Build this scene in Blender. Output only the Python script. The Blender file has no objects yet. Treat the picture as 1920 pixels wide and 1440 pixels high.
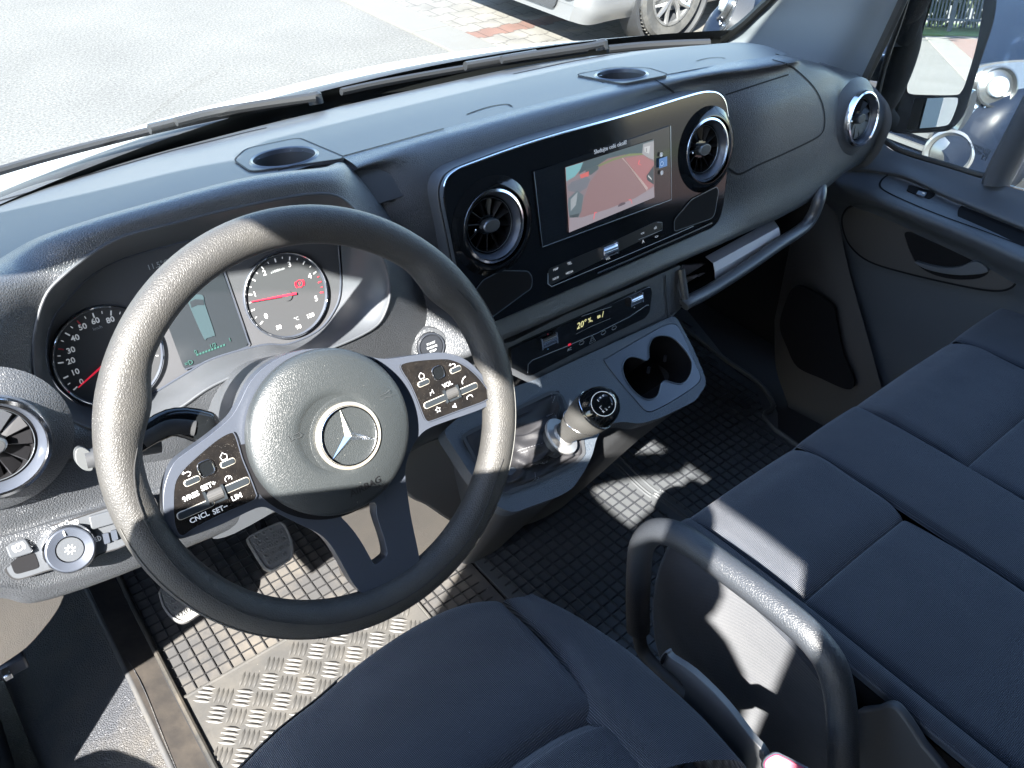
import bpy, bmesh, math, random
from mathutils import Vector, Matrix, Euler
from mathutils.bvhtree import BVHTree
random.seed(7)
R_ = math.radians
scene = bpy.context.scene
# ---------------------------------------------------------------- camera
CR = Vector((0.78289923, -0.62134484, 0.03161299))
CD = Vector((-0.3738023, -0.51039629, -0.77444656))
CF = Vector((0.49733353, 0.59449661, -0.63184899))
CP = Vector((-0.2317, -0.5280, 1.9243)); FPX = 1550.0
cam_d = bpy.data.cameras.new("camera"); cam = bpy.data.objects.new("camera", cam_d)
scene.collection.objects.link(cam)
cam_d.sensor_width = 36; cam_d.lens = 36 * FPX / 1920; cam_d.clip_start = .02; cam_d.clip_end = 400
M = Matrix((CR, -CD, -CF)).transposed().to_4x4(); M.translation = CP; cam.matrix_world = M
scene.camera = cam
# ---------------------------------------------------------------- light
SUN = Vector((1, .65, -1.05)).normalized()          # direction the light travels
world = bpy.data.worlds.new("World"); scene.world = world; world.use_nodes = True
nt = world.node_tree; nt.nodes.clear()
sky = nt.nodes.new('ShaderNodeTexSky'); sky.sky_type = 'NISHITA'; sky.sun_disc = False
sky.sun_elevation = math.asin(-SUN.z); sky.sun_rotation = math.atan2(-SUN.x, -SUN.y)
sky.air_density = 1.0; sky.dust_density = .6; sky.ozone_density = 1.6
bg = nt.nodes.new('ShaderNodeBackground'); bg.inputs[1].default_value = .115
wo = nt.nodes.new('ShaderNodeOutputWorld'); nt.links.new(sky.outputs[0], bg.inputs[0]); nt.links.new(bg.outputs[0], wo.inputs[0])
sl = bpy.data.lights.new("sun", 'SUN'); sl.energy = 5.0; sl.angle = R_(.55); sl.color = (1, .955, .89)
so = bpy.data.objects.new("sun", sl); scene.collection.objects.link(so)
so.rotation_euler = SUN.to_track_quat('-Z', 'Y').to_euler(); so.location = (-4, -3, 6)
scene.view_settings.view_transform = 'Standard'; scene.view_settings.look = 'None'
scene.view_settings.exposure = 3.15; scene.view_settings.gamma = 1; scene.view_settings.use_curve_mapping = False
try:
    scene.cycles.max_bounces = 8; scene.cycles.transparent_max_bounces = 12
    scene.cycles.caustics_reflective = False; scene.cycles.caustics_refractive = False
    scene.cycles.sample_clamp_indirect = 6
except Exception: pass
# ---------------------------------------------------------------- helpers: picture ray to a real plane
def ray(u, v): return (CR * (u - 960) + CD * (v - 720) + CF * FPX).normalized()
class PL:
    def __init__(s, n, p, x=Vector((1, 0, 0))):
        s.n = Vector(n).normalized(); s.p = Vector(p)
        s.x = (Vector(x) - s.n * s.n.dot(Vector(x))).normalized(); s.y = s.n.cross(s.x)
    def __call__(s, u, v, h=0):
        d = ray(u, v); p = s.p + s.n * h; return CP + d * (s.n.dot(p - CP) / s.n.dot(d))
    def off(s, h): return PL(s.n, s.p + s.n * h, s.x)
    def at(s, a, b, h=0): return s.p + s.x * a + s.y * b + s.n * h
    def loc(s, p): q = p - s.p; return (q.dot(s.x), q.dot(s.y))
def pitch(deg, p): return PL((0, -math.cos(R_(deg)), math.sin(R_(deg))), p)
def PX(x): return PL((-1, 0, 0), (x, 0, 0), (0, -1, 0))
def PY(y): return PL((0, -1, 0), (0, y, 0))
def PZ(z): return PL((0, 0, 1), (0, 0, z))
def cr(pts, n=6, closed=False):
    pts = [Vector(p) for p in pts]; m = len(pts); out = []
    if m < 3: return pts
    for i in range(m if closed else m - 1):
        if closed: p0, p1, p2, p3 = pts[i - 1], pts[i], pts[(i + 1) % m], pts[(i + 2) % m]
        else:
            p1, p2 = pts[i], pts[i + 1]; p0 = pts[i - 1] if i else p1 * 2 - p2; p3 = pts[i + 2] if i + 2 < m else p2 * 2 - p1
        for k in range(n):
            t = k / n
            out.append(.5 * ((2 * p1) + (p2 - p0) * t + (2 * p0 - 5 * p1 + 4 * p2 - p3) * t * t + (3 * p1 - p0 - 3 * p2 + p3) * t ** 3))
    if not closed: out.append(pts[-1])
    return out
def rnd(pts, r, n=4):                                # polygon with rounded corners; r a number or one per corner
    pts = [Vector(p) for p in pts]; m = len(pts); out = []
    for i in range(m):
        p, a, b = pts[i], pts[i - 1], pts[(i + 1) % m]; rr = r[i] if isinstance(r, (list, tuple)) else r
        da, db = (a - p), (b - p); ra = min(rr, da.length * .48); rb = min(rr, db.length * .48)
        if rr <= 0: out.append(p); continue
        A = p + da.normalized() * ra; B = p + db.normalized() * rb
        for k in range(n + 1):
            t = k / n; out.append(A * (1 - t) ** 2 + p * 2 * t * (1 - t) + B * t * t)
    return out
# ---------------------------------------------------------------- objects
def link(o, parent=None, M4=None):
    scene.collection.objects.link(o)
    if parent is not None:
        o.parent = parent; o.matrix_parent_inverse = WM[parent.name].inverted()
    WM[o.name] = Matrix.Identity(4) if M4 is None else M4
    return o
WM = {}
def thing(name, label, cat, loc=(0, 0, 0), group=None):
    o = bpy.data.objects.new(name, None); o.empty_display_size = .05; o.location = loc
    link(o, None, Matrix.Translation(Vector(loc))); o['label'] = label; o['category'] = cat
    if group: o['group'] = group
    return o
def meta(o, label=None, cat=None, kind=None, group=None):
    if label: o['label'] = label
    if cat: o['category'] = cat
    if kind: o['kind'] = kind
    if group: o['group'] = group
    return o
def mk(name, bm, mat, parent=None, smooth=True, angle=40, bevel=0, seg=2, recalc=True):
    if recalc: bmesh.ops.recalc_face_normals(bm, faces=bm.faces)
    me = bpy.data.meshes.new(name); bm.to_mesh(me); bm.free()
    for m in (mat if isinstance(mat, (list, tuple)) else [mat]): me.materials.append(m)
    if smooth:
        me.polygons.foreach_set('use_smooth', [True] * len(me.polygons))
        try: me.set_sharp_from_angle(angle=R_(angle))
        except Exception: pass
    o = bpy.data.objects.new(name, me); link(o, parent)
    if bevel:
        b = o.modifiers.new('bevel', 'BEVEL'); b.width = bevel; b.segments = seg; b.limit_method = 'ANGLE'; b.angle_limit = R_(35); b.harden_normals = False
    return o
def b_poly(bm, pts, n, th, hole=None, taper=0, mi=0):  # plate: front outline pts, thickness th against n
    pts = [Vector(p) for p in pts]; n = Vector(n).normalized()
    c = sum(pts, Vector()) / len(pts)
    f = [bm.verts.new(p) for p in pts]; k = [bm.verts.new(p - n * th + (p - c) * taper) for p in pts]; m = len(f)
    for i in range(m): bm.faces.new((f[i], f[(i + 1) % m], k[(i + 1) % m], k[i])).material_index = mi
    if hole:
        hs_ = hole if isinstance(hole[0], list) else [hole]; HF = []; HK = []
        for hl_ in hs_:
            hf = [bm.verts.new(Vector(p)) for p in hl_]; hk = [bm.verts.new(Vector(p) - n * th) for p in hl_]; q = len(hf)
            for i in range(q): bm.faces.new((hf[i], hf[(i + 1) % q], hk[(i + 1) % q], hk[i]))
            HF.append(hf); HK.append(hk)
        for A, Bs in ((f, HF), (k, HK)):
            es = []
            for L in [A] + Bs:
                for i in range(len(L)):
                    e = bm.edges.get((L[i], L[(i + 1) % len(L)])) or bm.edges.new((L[i], L[(i + 1) % len(L)])); es.append(e)
            bmesh.ops.triangle_fill(bm, edges=es, use_beauty=True)
    else:
        bm.faces.new(f).material_index = mi; bm.faces.new(list(reversed(k))).material_index = mi
def plate(name, pts, n, th, mat, parent=None, bevel=0, hole=None, taper=0, seg=2):
    bm = bmesh.new(); b_poly(bm, pts, n, th, hole, taper); return mk(name, bm, mat, parent, bevel=bevel, seg=seg, angle=30)
def b_box(bm, c, sx, sy, sz, X=Vector((1, 0, 0)), Y=Vector((0, 1, 0)), Z=Vector((0, 0, 1))):
    v = [bm.verts.new(Vector(c) + X * (sx / 2 * a) + Y * (sy / 2 * b) + Z * (sz / 2 * d)) for a in (-1, 1) for b in (-1, 1) for d in (-1, 1)]
    for q in ((0, 1, 3, 2), (4, 6, 7, 5), (0, 4, 5, 1), (2, 3, 7, 6), (0, 2, 6, 4), (1, 5, 7, 3)): bm.faces.new([v[i] for i in q])
def box(name, c, s, mat, parent=None, bevel=0, X=Vector((1, 0, 0)), Y=Vector((0, 1, 0)), Z=Vector((0, 0, 1))):
    bm = bmesh.new(); b_box(bm, c, s[0], s[1], s[2], X, Y, Z); return mk(name, bm, mat, parent, bevel=bevel)
def b_tube(bm, pts, r, segs=12, closed=False, flat=1.0, up=None, caps=True):
    pts = [Vector(p) for p in pts]; n = len(pts); rings = []; prev = None
    for i, p in enumerate(pts):
        if closed: t = pts[(i + 1) % n] - pts[i - 1]
        else: t = pts[min(i + 1, n - 1)] - pts[max(i - 1, 0)]
        t.normalize()
        if up is not None: a = Vector(up) - t * t.dot(Vector(up))
        elif prev is None: a = t.orthogonal()
        else: a = prev - t * t.dot(prev)
        a.normalize(); prev = a; b = t.cross(a); rr = r[i] if isinstance(r, (list, tuple)) else r
        rings.append([bm.verts.new(p + (a * math.cos(2 * math.pi * k / segs) * flat + b * math.sin(2 * math.pi * k / segs)) * rr) for k in range(segs)])
    for i in range(n if closed else n - 1):
        A, B = rings[i], rings[(i + 1) % n]
        for k in range(segs): bm.faces.new((A[k], A[(k + 1) % segs], B[(k + 1) % segs], B[k]))
    if caps and not closed: bm.faces.new(list(reversed(rings[0]))); bm.faces.new(rings[-1])
def tube(name, pts, r, mat, parent=None, segs=12, closed=False, flat=1.0, up=None):
    bm = bmesh.new(); b_tube(bm, pts, r, segs, closed, flat, up); return mk(name, bm, mat, parent)
def b_lathe(bm, prof, c, n, segs=48, X=None, sx=1, a0=0, a1=2 * math.pi, mi=0):   # prof [(r,h)]
    n = Vector(n).normalized(); X = (Vector(X) - n * n.dot(Vector(X))).normalized() if X is not None else n.orthogonal().normalized(); Y = n.cross(X)
    full = abs(a1 - a0 - 2 * math.pi) < 1e-6; rings = []
    for r, h in prof:
        if r < 1e-6: rings.append([bm.verts.new(Vector(c) + n * h)]); continue
        rings.append([bm.verts.new(Vector(c) + n * h + X * (r * sx * math.cos(a0 + (a1 - a0) * k / segs)) + Y * (r * math.sin(a0 + (a1 - a0) * k / segs))) for k in range(segs if full else segs + 1)])
    for A, B in zip(rings, rings[1:]):
        m = max(len(A), len(B))
        for k in range(m if full else m - 1):
            k2 = (k + 1) % m
            if len(A) == 1 and len(B) == 1: continue
            if len(A) == 1: f = bm.faces.new((A[0], B[k], B[k2]))
            elif len(B) == 1: f = bm.faces.new((A[k], A[k2], B[0]))
            else: f = bm.faces.new((A[k], A[k2], B[k2], B[k]))
            f.material_index = mi
def lathe(name, prof, c, n, mat, parent=None, segs=48, X=None, sx=1, angle=35):
    bm = bmesh.new(); b_lathe(bm, prof, c, n, segs, X, sx); return mk(name, bm, mat, parent, angle=angle)
def grid(name, rows, mat, parent=None, sub=5, thick=0, closed_u=False, angle=60, subv=None):
    rows = [cr(r, sub, closed_u) for r in rows]; m = len(rows[0])
    cols = [cr([rows[i][j] for i in range(len(rows))], subv or sub) for j in range(m)]
    bm = bmesh.new(); V = [[bm.verts.new(p) for p in c] for c in cols]
    for j in range(m if closed_u else m - 1):
        A, B = V[j], V[(j + 1) % m]
        for i in range(len(A) - 1): bm.faces.new((A[i], B[i], B[i + 1], A[i + 1]))
    bmesh.ops.remove_doubles(bm, verts=bm.verts, dist=1e-6)
    o = mk(name, bm, mat, parent, angle=angle)
    if thick:
        s = o.modifiers.new('solid', 'SOLIDIFY'); s.thickness = thick; s.offset = -1
    return o
def text(name, body, pl, u, v, size, mat, parent=None, h=.0006, dirx=None, align='CENTER', bold=0, extrude=.0002, pos=None, shear=0, rot=0):
    cu = bpy.data.curves.new('lettering', 'FONT'); cu.body = body; cu.size = size; cu.align_x = align; cu.align_y = 'CENTER'
    cu.extrude = extrude; cu.offset = bold; cu.shear = shear; cu.resolution_u = 3
    ob = bpy.data.objects.new('lettering', cu); scene.collection.objects.link(ob)
    me = bpy.data.meshes.new_from_object(ob); bpy.data.objects.remove(ob); bpy.data.curves.remove(cu)
    X = pl.x if dirx is None else (Vector(dirx) - pl.n * pl.n.dot(Vector(dirx))).normalized()
    if rot: X = Matrix.Rotation(R_(rot), 3, pl.n) @ X
    Y = pl.n.cross(X); p = pl(u, v, h) if pos is None else Vector(pos) + pl.n * h
    me.transform(Matrix.Translation(p) @ Matrix((X, Y, pl.n)).transposed().to_4x4())
    me.materials.clear(); me.materials.append(mat); me.name = name
    o = bpy.data.objects.new(name, me); return link(o, parent)
def strip(bm, pts, w, n, h=.0005, closed=False):     # thin flat line following pts, lying on a surface with normal n
    pts = [Vector(p) for p in pts]; m = len(pts); L = []
    for i, p in enumerate(pts):
        t = (pts[(i + 1) % m] - pts[i - 1]) if closed else (pts[min(i + 1, m - 1)] - pts[max(i - 1, 0)])
        nn = Vector(n[i]) if isinstance(n, list) else Vector(n); s = nn.cross(t).normalized() * (w / 2)
        L.append((bm.verts.new(p + s + nn * h), bm.verts.new(p - s + nn * h)))
    for i in range(m if closed else m - 1):
        a, b = L[i], L[(i + 1) % m]; bm.faces.new((a[0], a[1], b[1], b[0]))
_bvh = {}
def on(obj, u, v, h=.0):                             # point on an already built surface under a picture ray (+ normal)
    if obj.name not in _bvh:
        me = obj.data; _bvh[obj.name] = BVHTree.FromPolygons([x.co[:] for x in me.vertices], [p.vertices[:] for p in me.polygons])
    d = ray(u, v); loc, n, i, t = _bvh[obj.name].ray_cast(CP, d)
    if loc is None: return None, None
    if n.dot(d) > 0: n = -n
    return loc + n * h, n
def seam(name, obj, uv, w, mat, parent, closed=False, n=6, h=.0006):
    c = cr([(a, b, 0) for a, b in uv], n, closed); P = []; N = []
    for q in c:
        p, nn = on(obj, q.x, q.y)
        if p is not None: P.append(p); N.append(nn)
    if len(P) < 2: return None
    bm = bmesh.new(); strip(bm, P, w, N, h, closed); return mk(name, bm, mat, parent, recalc=False)
# ---------------------------------------------------------------- materials
def mat(name, base, rough=.5, metal=0, bump=None, coat=0, spec=.5, var=None, emit=None, estr=1, alpha=None, trans=0, ior=1.5, sheen=0, dirt=None, crough=.03):
    m = bpy.data.materials.new(name); m.use_nodes = True; t = m.node_tree; b = t.nodes['Principled BSDF']; L = t.links.new
    b.inputs['Base Color'].default_value = (*base, 1); b.inputs['Roughness'].default_value = rough; b.inputs['Metallic'].default_value = metal
    b.inputs['Specular IOR Level'].default_value = spec; b.inputs['Coat Weight'].default_value = coat; b.inputs['Coat Roughness'].default_value = crough
    b.inputs['IOR'].default_value = ior; b.inputs['Transmission Weight'].default_value = trans
    if sheen: b.inputs['Sheen Weight'].default_value = sheen; b.inputs['Sheen Roughness'].default_value = .4
    if emit: b.inputs['Emission Color'].default_value = (*emit, 1); b.inputs['Emission Strength'].default_value = estr
    tc = t.nodes.new('ShaderNodeTexCoord')
    if bump:
        kind, sc, st, dist = bump[:4]; bn = t.nodes.new('ShaderNodeBump'); bn.inputs['Strength'].default_value = st; bn.inputs['Distance'].default_value = dist
        if kind == 'leather':
            v = t.nodes.new('ShaderNodeTexVoronoi'); v.feature = 'DISTANCE_TO_EDGE'; v.inputs['Scale'].default_value = sc
            nz = t.nodes.new('ShaderNodeTexNoise'); nz.inputs['Scale'].default_value = sc * .55; nz.inputs['Detail'].default_value = 3
            mx = t.nodes.new('ShaderNodeMix'); mx.data_type = 'VECTOR'; mx.inputs[0].default_value = .0011
            L(tc.outputs['Object'], nz.inputs['Vector']); L(tc.outputs['Object'], mx.inputs[4]); L(nz.outputs['Color'], mx.inputs[5]); L(mx.outputs[1], v.inputs['Vector'])
            mr = t.nodes.new('ShaderNodeMapRange'); mr.interpolation_type = 'SMOOTHSTEP'; mr.inputs[1].default_value = .0; mr.inputs[2].default_value = .22; L(v.outputs['Distance'], mr.inputs[0]); L(mr.outputs[0], bn.inputs['Height'])
        elif kind == 'noise':
            nz = t.nodes.new('ShaderNodeTexNoise'); nz.inputs['Scale'].default_value = sc; nz.inputs['Detail'].default_value = 4
            L(tc.outputs['Object'], nz.inputs['Vector']); L(nz.outputs['Fac'], bn.inputs['Height'])
        elif kind == 'weave':
            mp = t.nodes.new('ShaderNodeMapping'); L(tc.outputs['Object'], mp.inputs['Vector']); mp.inputs['Rotation'].default_value = (0, 0, R_(bump[4] if len(bump) > 4 else 0))
            a = t.nodes.new('ShaderNodeTexWave'); a.bands_direction = 'X'; a.inputs['Scale'].default_value = sc; a.inputs['Distortion'].default_value = .4
            c = t.nodes.new('ShaderNodeTexWave'); c.bands_direction = 'Y'; c.inputs['Scale'].default_value = sc; c.inputs['Distortion'].default_value = .4
            mm = t.nodes.new('ShaderNodeMath'); mm.operation = 'MULTIPLY'
            L(mp.outputs[0], a.inputs['Vector']); L(mp.outputs[0], c.inputs['Vector']); L(a.outputs['Fac'], mm.inputs[0]); L(c.outputs['Fac'], mm.inputs[1]); nz = t.nodes.new('ShaderNodeTexNoise'); nz.inputs['Scale'].default_value = 9; nz.inputs['Detail'].default_value = 2; L(tc.outputs['Object'], nz.inputs['Vector']); ma = t.nodes.new('ShaderNodeMath'); ma.operation = 'MULTIPLY_ADD'; ma.inputs[1].default_value = 9; L(nz.outputs['Fac'], ma.inputs[0]); L(mm.outputs[0], ma.inputs[2]); L(ma.outputs[0], bn.inputs['Height'])
            cm = t.nodes.new('ShaderNodeMix'); cm.data_type = 'RGBA'; L(mm.outputs[0], cm.inputs[0])
            cm.inputs[6].default_value = (*[x * .55 for x in base], 1); cm.inputs[7].default_value = (*[x * 1.7 for x in base], 1); L(cm.outputs[2], b.inputs['Base Color'])
        L(bn.outputs[0], b.inputs['Normal'])
    if var:                                          # blotchy colour variation / dust
        sc, amt, col = var; nz = t.nodes.new('ShaderNodeTexNoise'); nz.inputs['Scale'].default_value = sc; nz.inputs['Detail'].default_value = 6; nz.inputs['Roughness'].default_value = .65
        rp = t.nodes.new('ShaderNodeMapRange'); rp.inputs[1].default_value = .42; rp.inputs[2].default_value = .68; rp.inputs[4].default_value = amt
        cm = t.nodes.new('ShaderNodeMix'); cm.data_type = 'RGBA'; L(tc.outputs['Object'], nz.inputs['Vector']); L(nz.outputs['Fac'], rp.inputs[0]); L(rp.outputs[0], cm.inputs[0])
        cm.inputs[6].default_value = (*base, 1); cm.inputs[7].default_value = (*col, 1); L(cm.outputs[2], b.inputs['Base Color'])
    if dirt:                                         # small bright dust specks
        sc, th, col = dirt; v = t.nodes.new('ShaderNodeTexVoronoi'); v.inputs['Scale'].default_value = sc; v.inputs['Randomness'].default_value = 1
        n2 = t.nodes.new('ShaderNodeTexNoise'); n2.inputs['Scale'].default_value = sc * .13
        md = t.nodes.new('ShaderNodeMath'); md.operation = 'MULTIPLY'; L(n2.outputs['Fac'], md.inputs[0]); md.inputs[1].default_value = th
        ms = t.nodes.new('ShaderNodeMath'); ms.operation = 'LESS_THAN'; L(tc.outputs['Object'], v.inputs['Vector']); L(tc.outputs['Object'], n2.inputs['Vector'])
        L(v.outputs['Distance'], ms.inputs[0]); L(md.outputs[0], ms.inputs[1])
        cm = t.nodes.new('ShaderNodeMix'); cm.data_type = 'RGBA'; L(ms.outputs[0], cm.inputs[0]); cm.inputs[7].default_value = (*col, 1)
        src = b.inputs['Base Color'].links[0].from_socket if b.inputs['Base Color'].links else None
        if src: L(src, cm.inputs[6])
        else: cm.inputs[6].default_value = (*base, 1)
        L(cm.outputs[2], b.inputs['Base Color'])
    return m
DUST = (.34, .32, .28)
K = {}
K['grain'] = mat('grained dashboard plastic', (.050, .054, .060), .38, bump=('leather', 420, .65, .0004), spec=.65, dirt=(420, .06, DUST))
K['deckp'] = mat('soft deck plastic', (.050, .054, .060), .50, bump=('noise', 900, .15, .0004), spec=.36, dirt=(260, .05, DUST))
K['soft'] = mat('smooth dark dashboard plastic', (.055, .060, .067), .36, bump=('noise', 900, .12, .0004), spec=.6, dirt=(260, .05, DUST))
K['matt'] = mat('matt dark plastic', (.03, .032, .035), .6, bump=('noise', 700, .2, .0004))
K['brownmatt'] = mat('warm grey lower trim plastic', (.044, .041, .038), .62, bump=('leather', 600, .3, .0005), var=(14, .25, (.075, .066, .055)))
K['black'] = mat('black recess plastic', (.007, .007, .008), .8, spec=.12)
K['gloss'] = mat('gloss black panel', (.006, .007, .008), .09, coat=0, spec=.42, dirt=(300, .07, (.2, .2, .19)))
K['padgloss'] = mat('dusty gloss black button pad', (.007, .0065, .0065), .2, coat=.3, dirt=(760, .13, (.32, .3, .27)), var=(90, .10, (.06, .05, .04)))
K['rim'] = mat('grained steering wheel rubber', (.034, .0335, .0325), .48, bump=('leather', 480, .6, .00028), spec=.38, var=(26, .35, (.06, .057, .05)))
K['airbag'] = mat('airbag cover vinyl', (.022, .0255, .027), .40, bump=('leather', 620, .45, .00022), spec=.55, dirt=(230, .06, (.6, .58, .52)))
K['satin'] = mat('satin blue grey spoke plastic', (.050, .058, .075), .32, metal=.2, spec=.6, dirt=(260, .06, DUST))
K['chrome'] = mat('satin chrome', (.72, .74, .78), .16, metal=1)
K['brightchrome'] = mat('bright chrome', (.85, .86, .88), .05, metal=1)
K['dulldirt'] = mat('dusty emblem ring', (.45, .42, .36), .45, metal=.7)
K['fabric'] = mat('dark seat fabric', (.028, .035, .05), .85, bump=('weave', 190, .9, .0012), spec=.25, sheen=.35, dirt=(60, .028, (.5, .52, .5)))
K['fabric2'] = mat('dark seat side fabric', (.03, .034, .042), .88, bump=('weave', 300, .7, .0008, 45), spec=.2, sheen=.3, dirt=(50, .025, (.5, .52, .5)))
K['rubber'] = mat('black rubber mat', (.048, .048, .049), .55, bump=('noise', 300, .25, .0005), var=(9, .6, (.13, .115, .095)), dirt=(90, .07, (.30, .27, .23)))
K['rubber2'] = mat('clean dark rubber mat', (.058, .063, .068), .42, bump=('noise', 300, .25, .0005), var=(6, .3, (.06, .056, .05)))
K['alu'] = mat('dirty checker plate', (.060, .059, .057), .5, metal=.15, bump=('noise', 160, .35, .0006), var=(22, .7, (.088, .083, .075)), dirt=(60, .1, (.2, .185, .16)))
K['white'] = mat('white print', (.5, .5, .5), .6, emit=(.8, .85, .9), estr=.03)
K['dimwhite'] = mat('grey print', (.35, .37, .38), .6)
K['red'] = mat('red needle', (.55, .02, .04), .4, emit=(1, .03, .08), estr=.06)
K['redprint'] = mat('red print', (.55, .03, .05), .5)
K['gauge'] = mat('gauge face', (.045, .047, .050), .38, bump=('noise', 1200, .08, .0002), spec=.4)
K['gauge2'] = mat('cluster plate', (.056, .058, .063), .45, bump=('noise', 1500, .08, .0002))
K['lcd'] = mat('dark cluster display', (.02, .024, .028), .25, spec=.5)
K['lcdfig'] = mat('display figure pale teal', (.018, .032, .037), .5, emit=(.25, .42, .48), estr=.02)
K['lcdgreen'] = mat('display segments green', (.015, .045, .04), .5, emit=(.1, .42, .32), estr=.05)
K['amber'] = mat('amber digits', (.5, .45, .2), .5, emit=(.85, .8, .4), estr=.09)
K['insert'] = mat('blue grey console insert', (.055, .07, .09), .3, spec=.6)
K['console'] = mat('centre console plastic', (.045, .055, .068), .40, bump=('leather', 520, .4, .0008), spec=.55)
K['leather'] = mat('black gaiter leather', (.016, .016, .018), .62, bump=('leather', 420, .3, .0003), spec=.3)
K['stitch'] = mat('grey stitching', (.16, .16, .17), .7)
K['belt'] = mat('grey belt sleeve', (.10, .105, .11), .5)
K['pink'] = mat('red buckle button', (.30, .03, .07), .4)
K['steppl'] = mat('entry step plastic', (.040, .043, .05), .55, bump=('leather', 300, .9, .0016), var=(7, .6, (.10, .09, .075)))
K['seal'] = mat('black door seal', (.016, .016, .015), .65, var=(12, .5, (.09, .075, .055)))
K['paper'] = mat('white card folder', (.55, .56, .60), .55)
K['paper2'] = mat('grey booklet', (.30, .31, .36), .6)
K['pedal'] = mat('grey pedal rubber', (.12, .125, .13), .5, bump=('noise', 260, .2, .0005), var=(20, .4, (.16, .15, .13)))
K['door'] = mat('door card plastic', (.055, .062, .072), .45, bump=('leather', 600, .35, .0006), spec=.55)
K['doordark'] = mat('door pocket plastic', (.040, .038, .037), .6, bump=('noise', 500, .25, .0005))
K['pillar'] = mat('pillar trim plastic', (.19, .215, .235), .5, bump=('noise', 420, .3, .0006))
K['greytrim'] = mat('dark satin edge trim', (.16, .18, .2), .3, metal=.7)
K['capkey'] = mat('dark glossy key', (.02, .024, .028), .18, coat=.5)
K['mirror'] = mat('mirror glass', (.92, .93, .93), .0, metal=1)
K['carpet'] = mat('black floor covering', (.012, .012, .013), .9)
K['whitepaint'] = mat('white van paint', (.36, .385, .40), .25, coat=1)
K['silverpaint'] = mat('silver car paint', (.17, .175, .18), .3, metal=.5, coat=1)
K['bluepaint'] = mat('dark blue car paint', (.003, .0055, .012), .4, spec=.15)
K['tyre'] = mat('tyre rubber', (.035, .035, .034), .75, bump=('noise', 120, .3, .002), var=(9, .5, (.11, .105, .095)))
K['alloy'] = mat('alloy wheel', (.34, .34, .34), .3, metal=.85)
K['fin'] = mat('black vent fin', (.008, .008, .009), .28, spec=.35)
K['cardark'] = mat('dark car plastic', (.02, .021, .023), .55)
K['lens'] = mat('clear headlamp lens', (.9, .95, .95), .05, trans=.85, ior=1.25)
K['lampin'] = mat('bright reflector', (.13, .135, .14), .25, metal=.9)
K['cloth'] = mat('dark jacket cloth', (.03, .03, .035), .9)
K['skin'] = mat('skin', (.45, .27, .19), .5)
def glassmat(name, tint=(.93, .97, .96), rough=0, w=.9, dust=.022):
    m = bpy.data.materials.new(name); m.use_nodes = True; t = m.node_tree; t.nodes.clear(); L = t.links.new
    o = t.nodes.new('ShaderNodeOutputMaterial'); mx = t.nodes.new('ShaderNodeMixShader'); tr = t.nodes.new('ShaderNodeBsdfTransparent'); gl = t.nodes.new('ShaderNodeBsdfGlossy')
    lw = t.nodes.new('ShaderNodeLayerWeight'); lw.inputs[0].default_value = .5; pw = t.nodes.new('ShaderNodeMath'); pw.operation = 'POWER'; pw.inputs[1].default_value = 5; fr = t.nodes.new('ShaderNodeMath'); fr.operation = 'ADD'; fr.inputs[1].default_value = .045; L(lw.outputs['Facing'], pw.inputs[0]); L(pw.outputs[0], fr.inputs[0]); mm = t.nodes.new('ShaderNodeMath'); mm.operation = 'MULTIPLY'; mm.inputs[1].default_value = w
    tr.inputs[0].default_value = (*tint, 1); gl.inputs['Roughness'].default_value = rough
    L(fr.outputs[0], mm.inputs[0]); L(mm.outputs[0], mx.inputs[0]); L(gl.outputs[0], mx.inputs[2]); df = t.nodes.new('ShaderNodeBsdfDiffuse'); df.inputs[0].default_value = (.8, .8, .78, 1); m2 = t.nodes.new('ShaderNodeMixShader'); tc = t.nodes.new('ShaderNodeTexCoord'); mp = t.nodes.new('ShaderNodeMapping'); mp.inputs['Scale'].default_value = (3, 14, 3); mp.inputs['Rotation'].default_value = (.3, .2, .9); nz = t.nodes.new('ShaderNodeTexNoise'); nz.inputs['Scale'].default_value = 3; nz.inputs['Detail'].default_value = 6; L(tc.outputs['Object'], mp.inputs[0]); L(mp.outputs[0], nz.inputs['Vector']); rg = t.nodes.new('ShaderNodeMapRange'); rg.inputs[1].default_value = .35; rg.inputs[2].default_value = .75; rg.inputs[3].default_value = dust * .5; rg.inputs[4].default_value = dust * 2; L(nz.outputs['Fac'], rg.inputs[0]); L(rg.outputs[0], m2.inputs[0]); L(tr.outputs[0], m2.inputs[1]); L(df.outputs[0], m2.inputs[2]); L(m2.outputs[0], mx.inputs[1]); L(mx.outputs[0], o.inputs[0]); return m
K['glass'] = glassmat('window glass')
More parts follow.
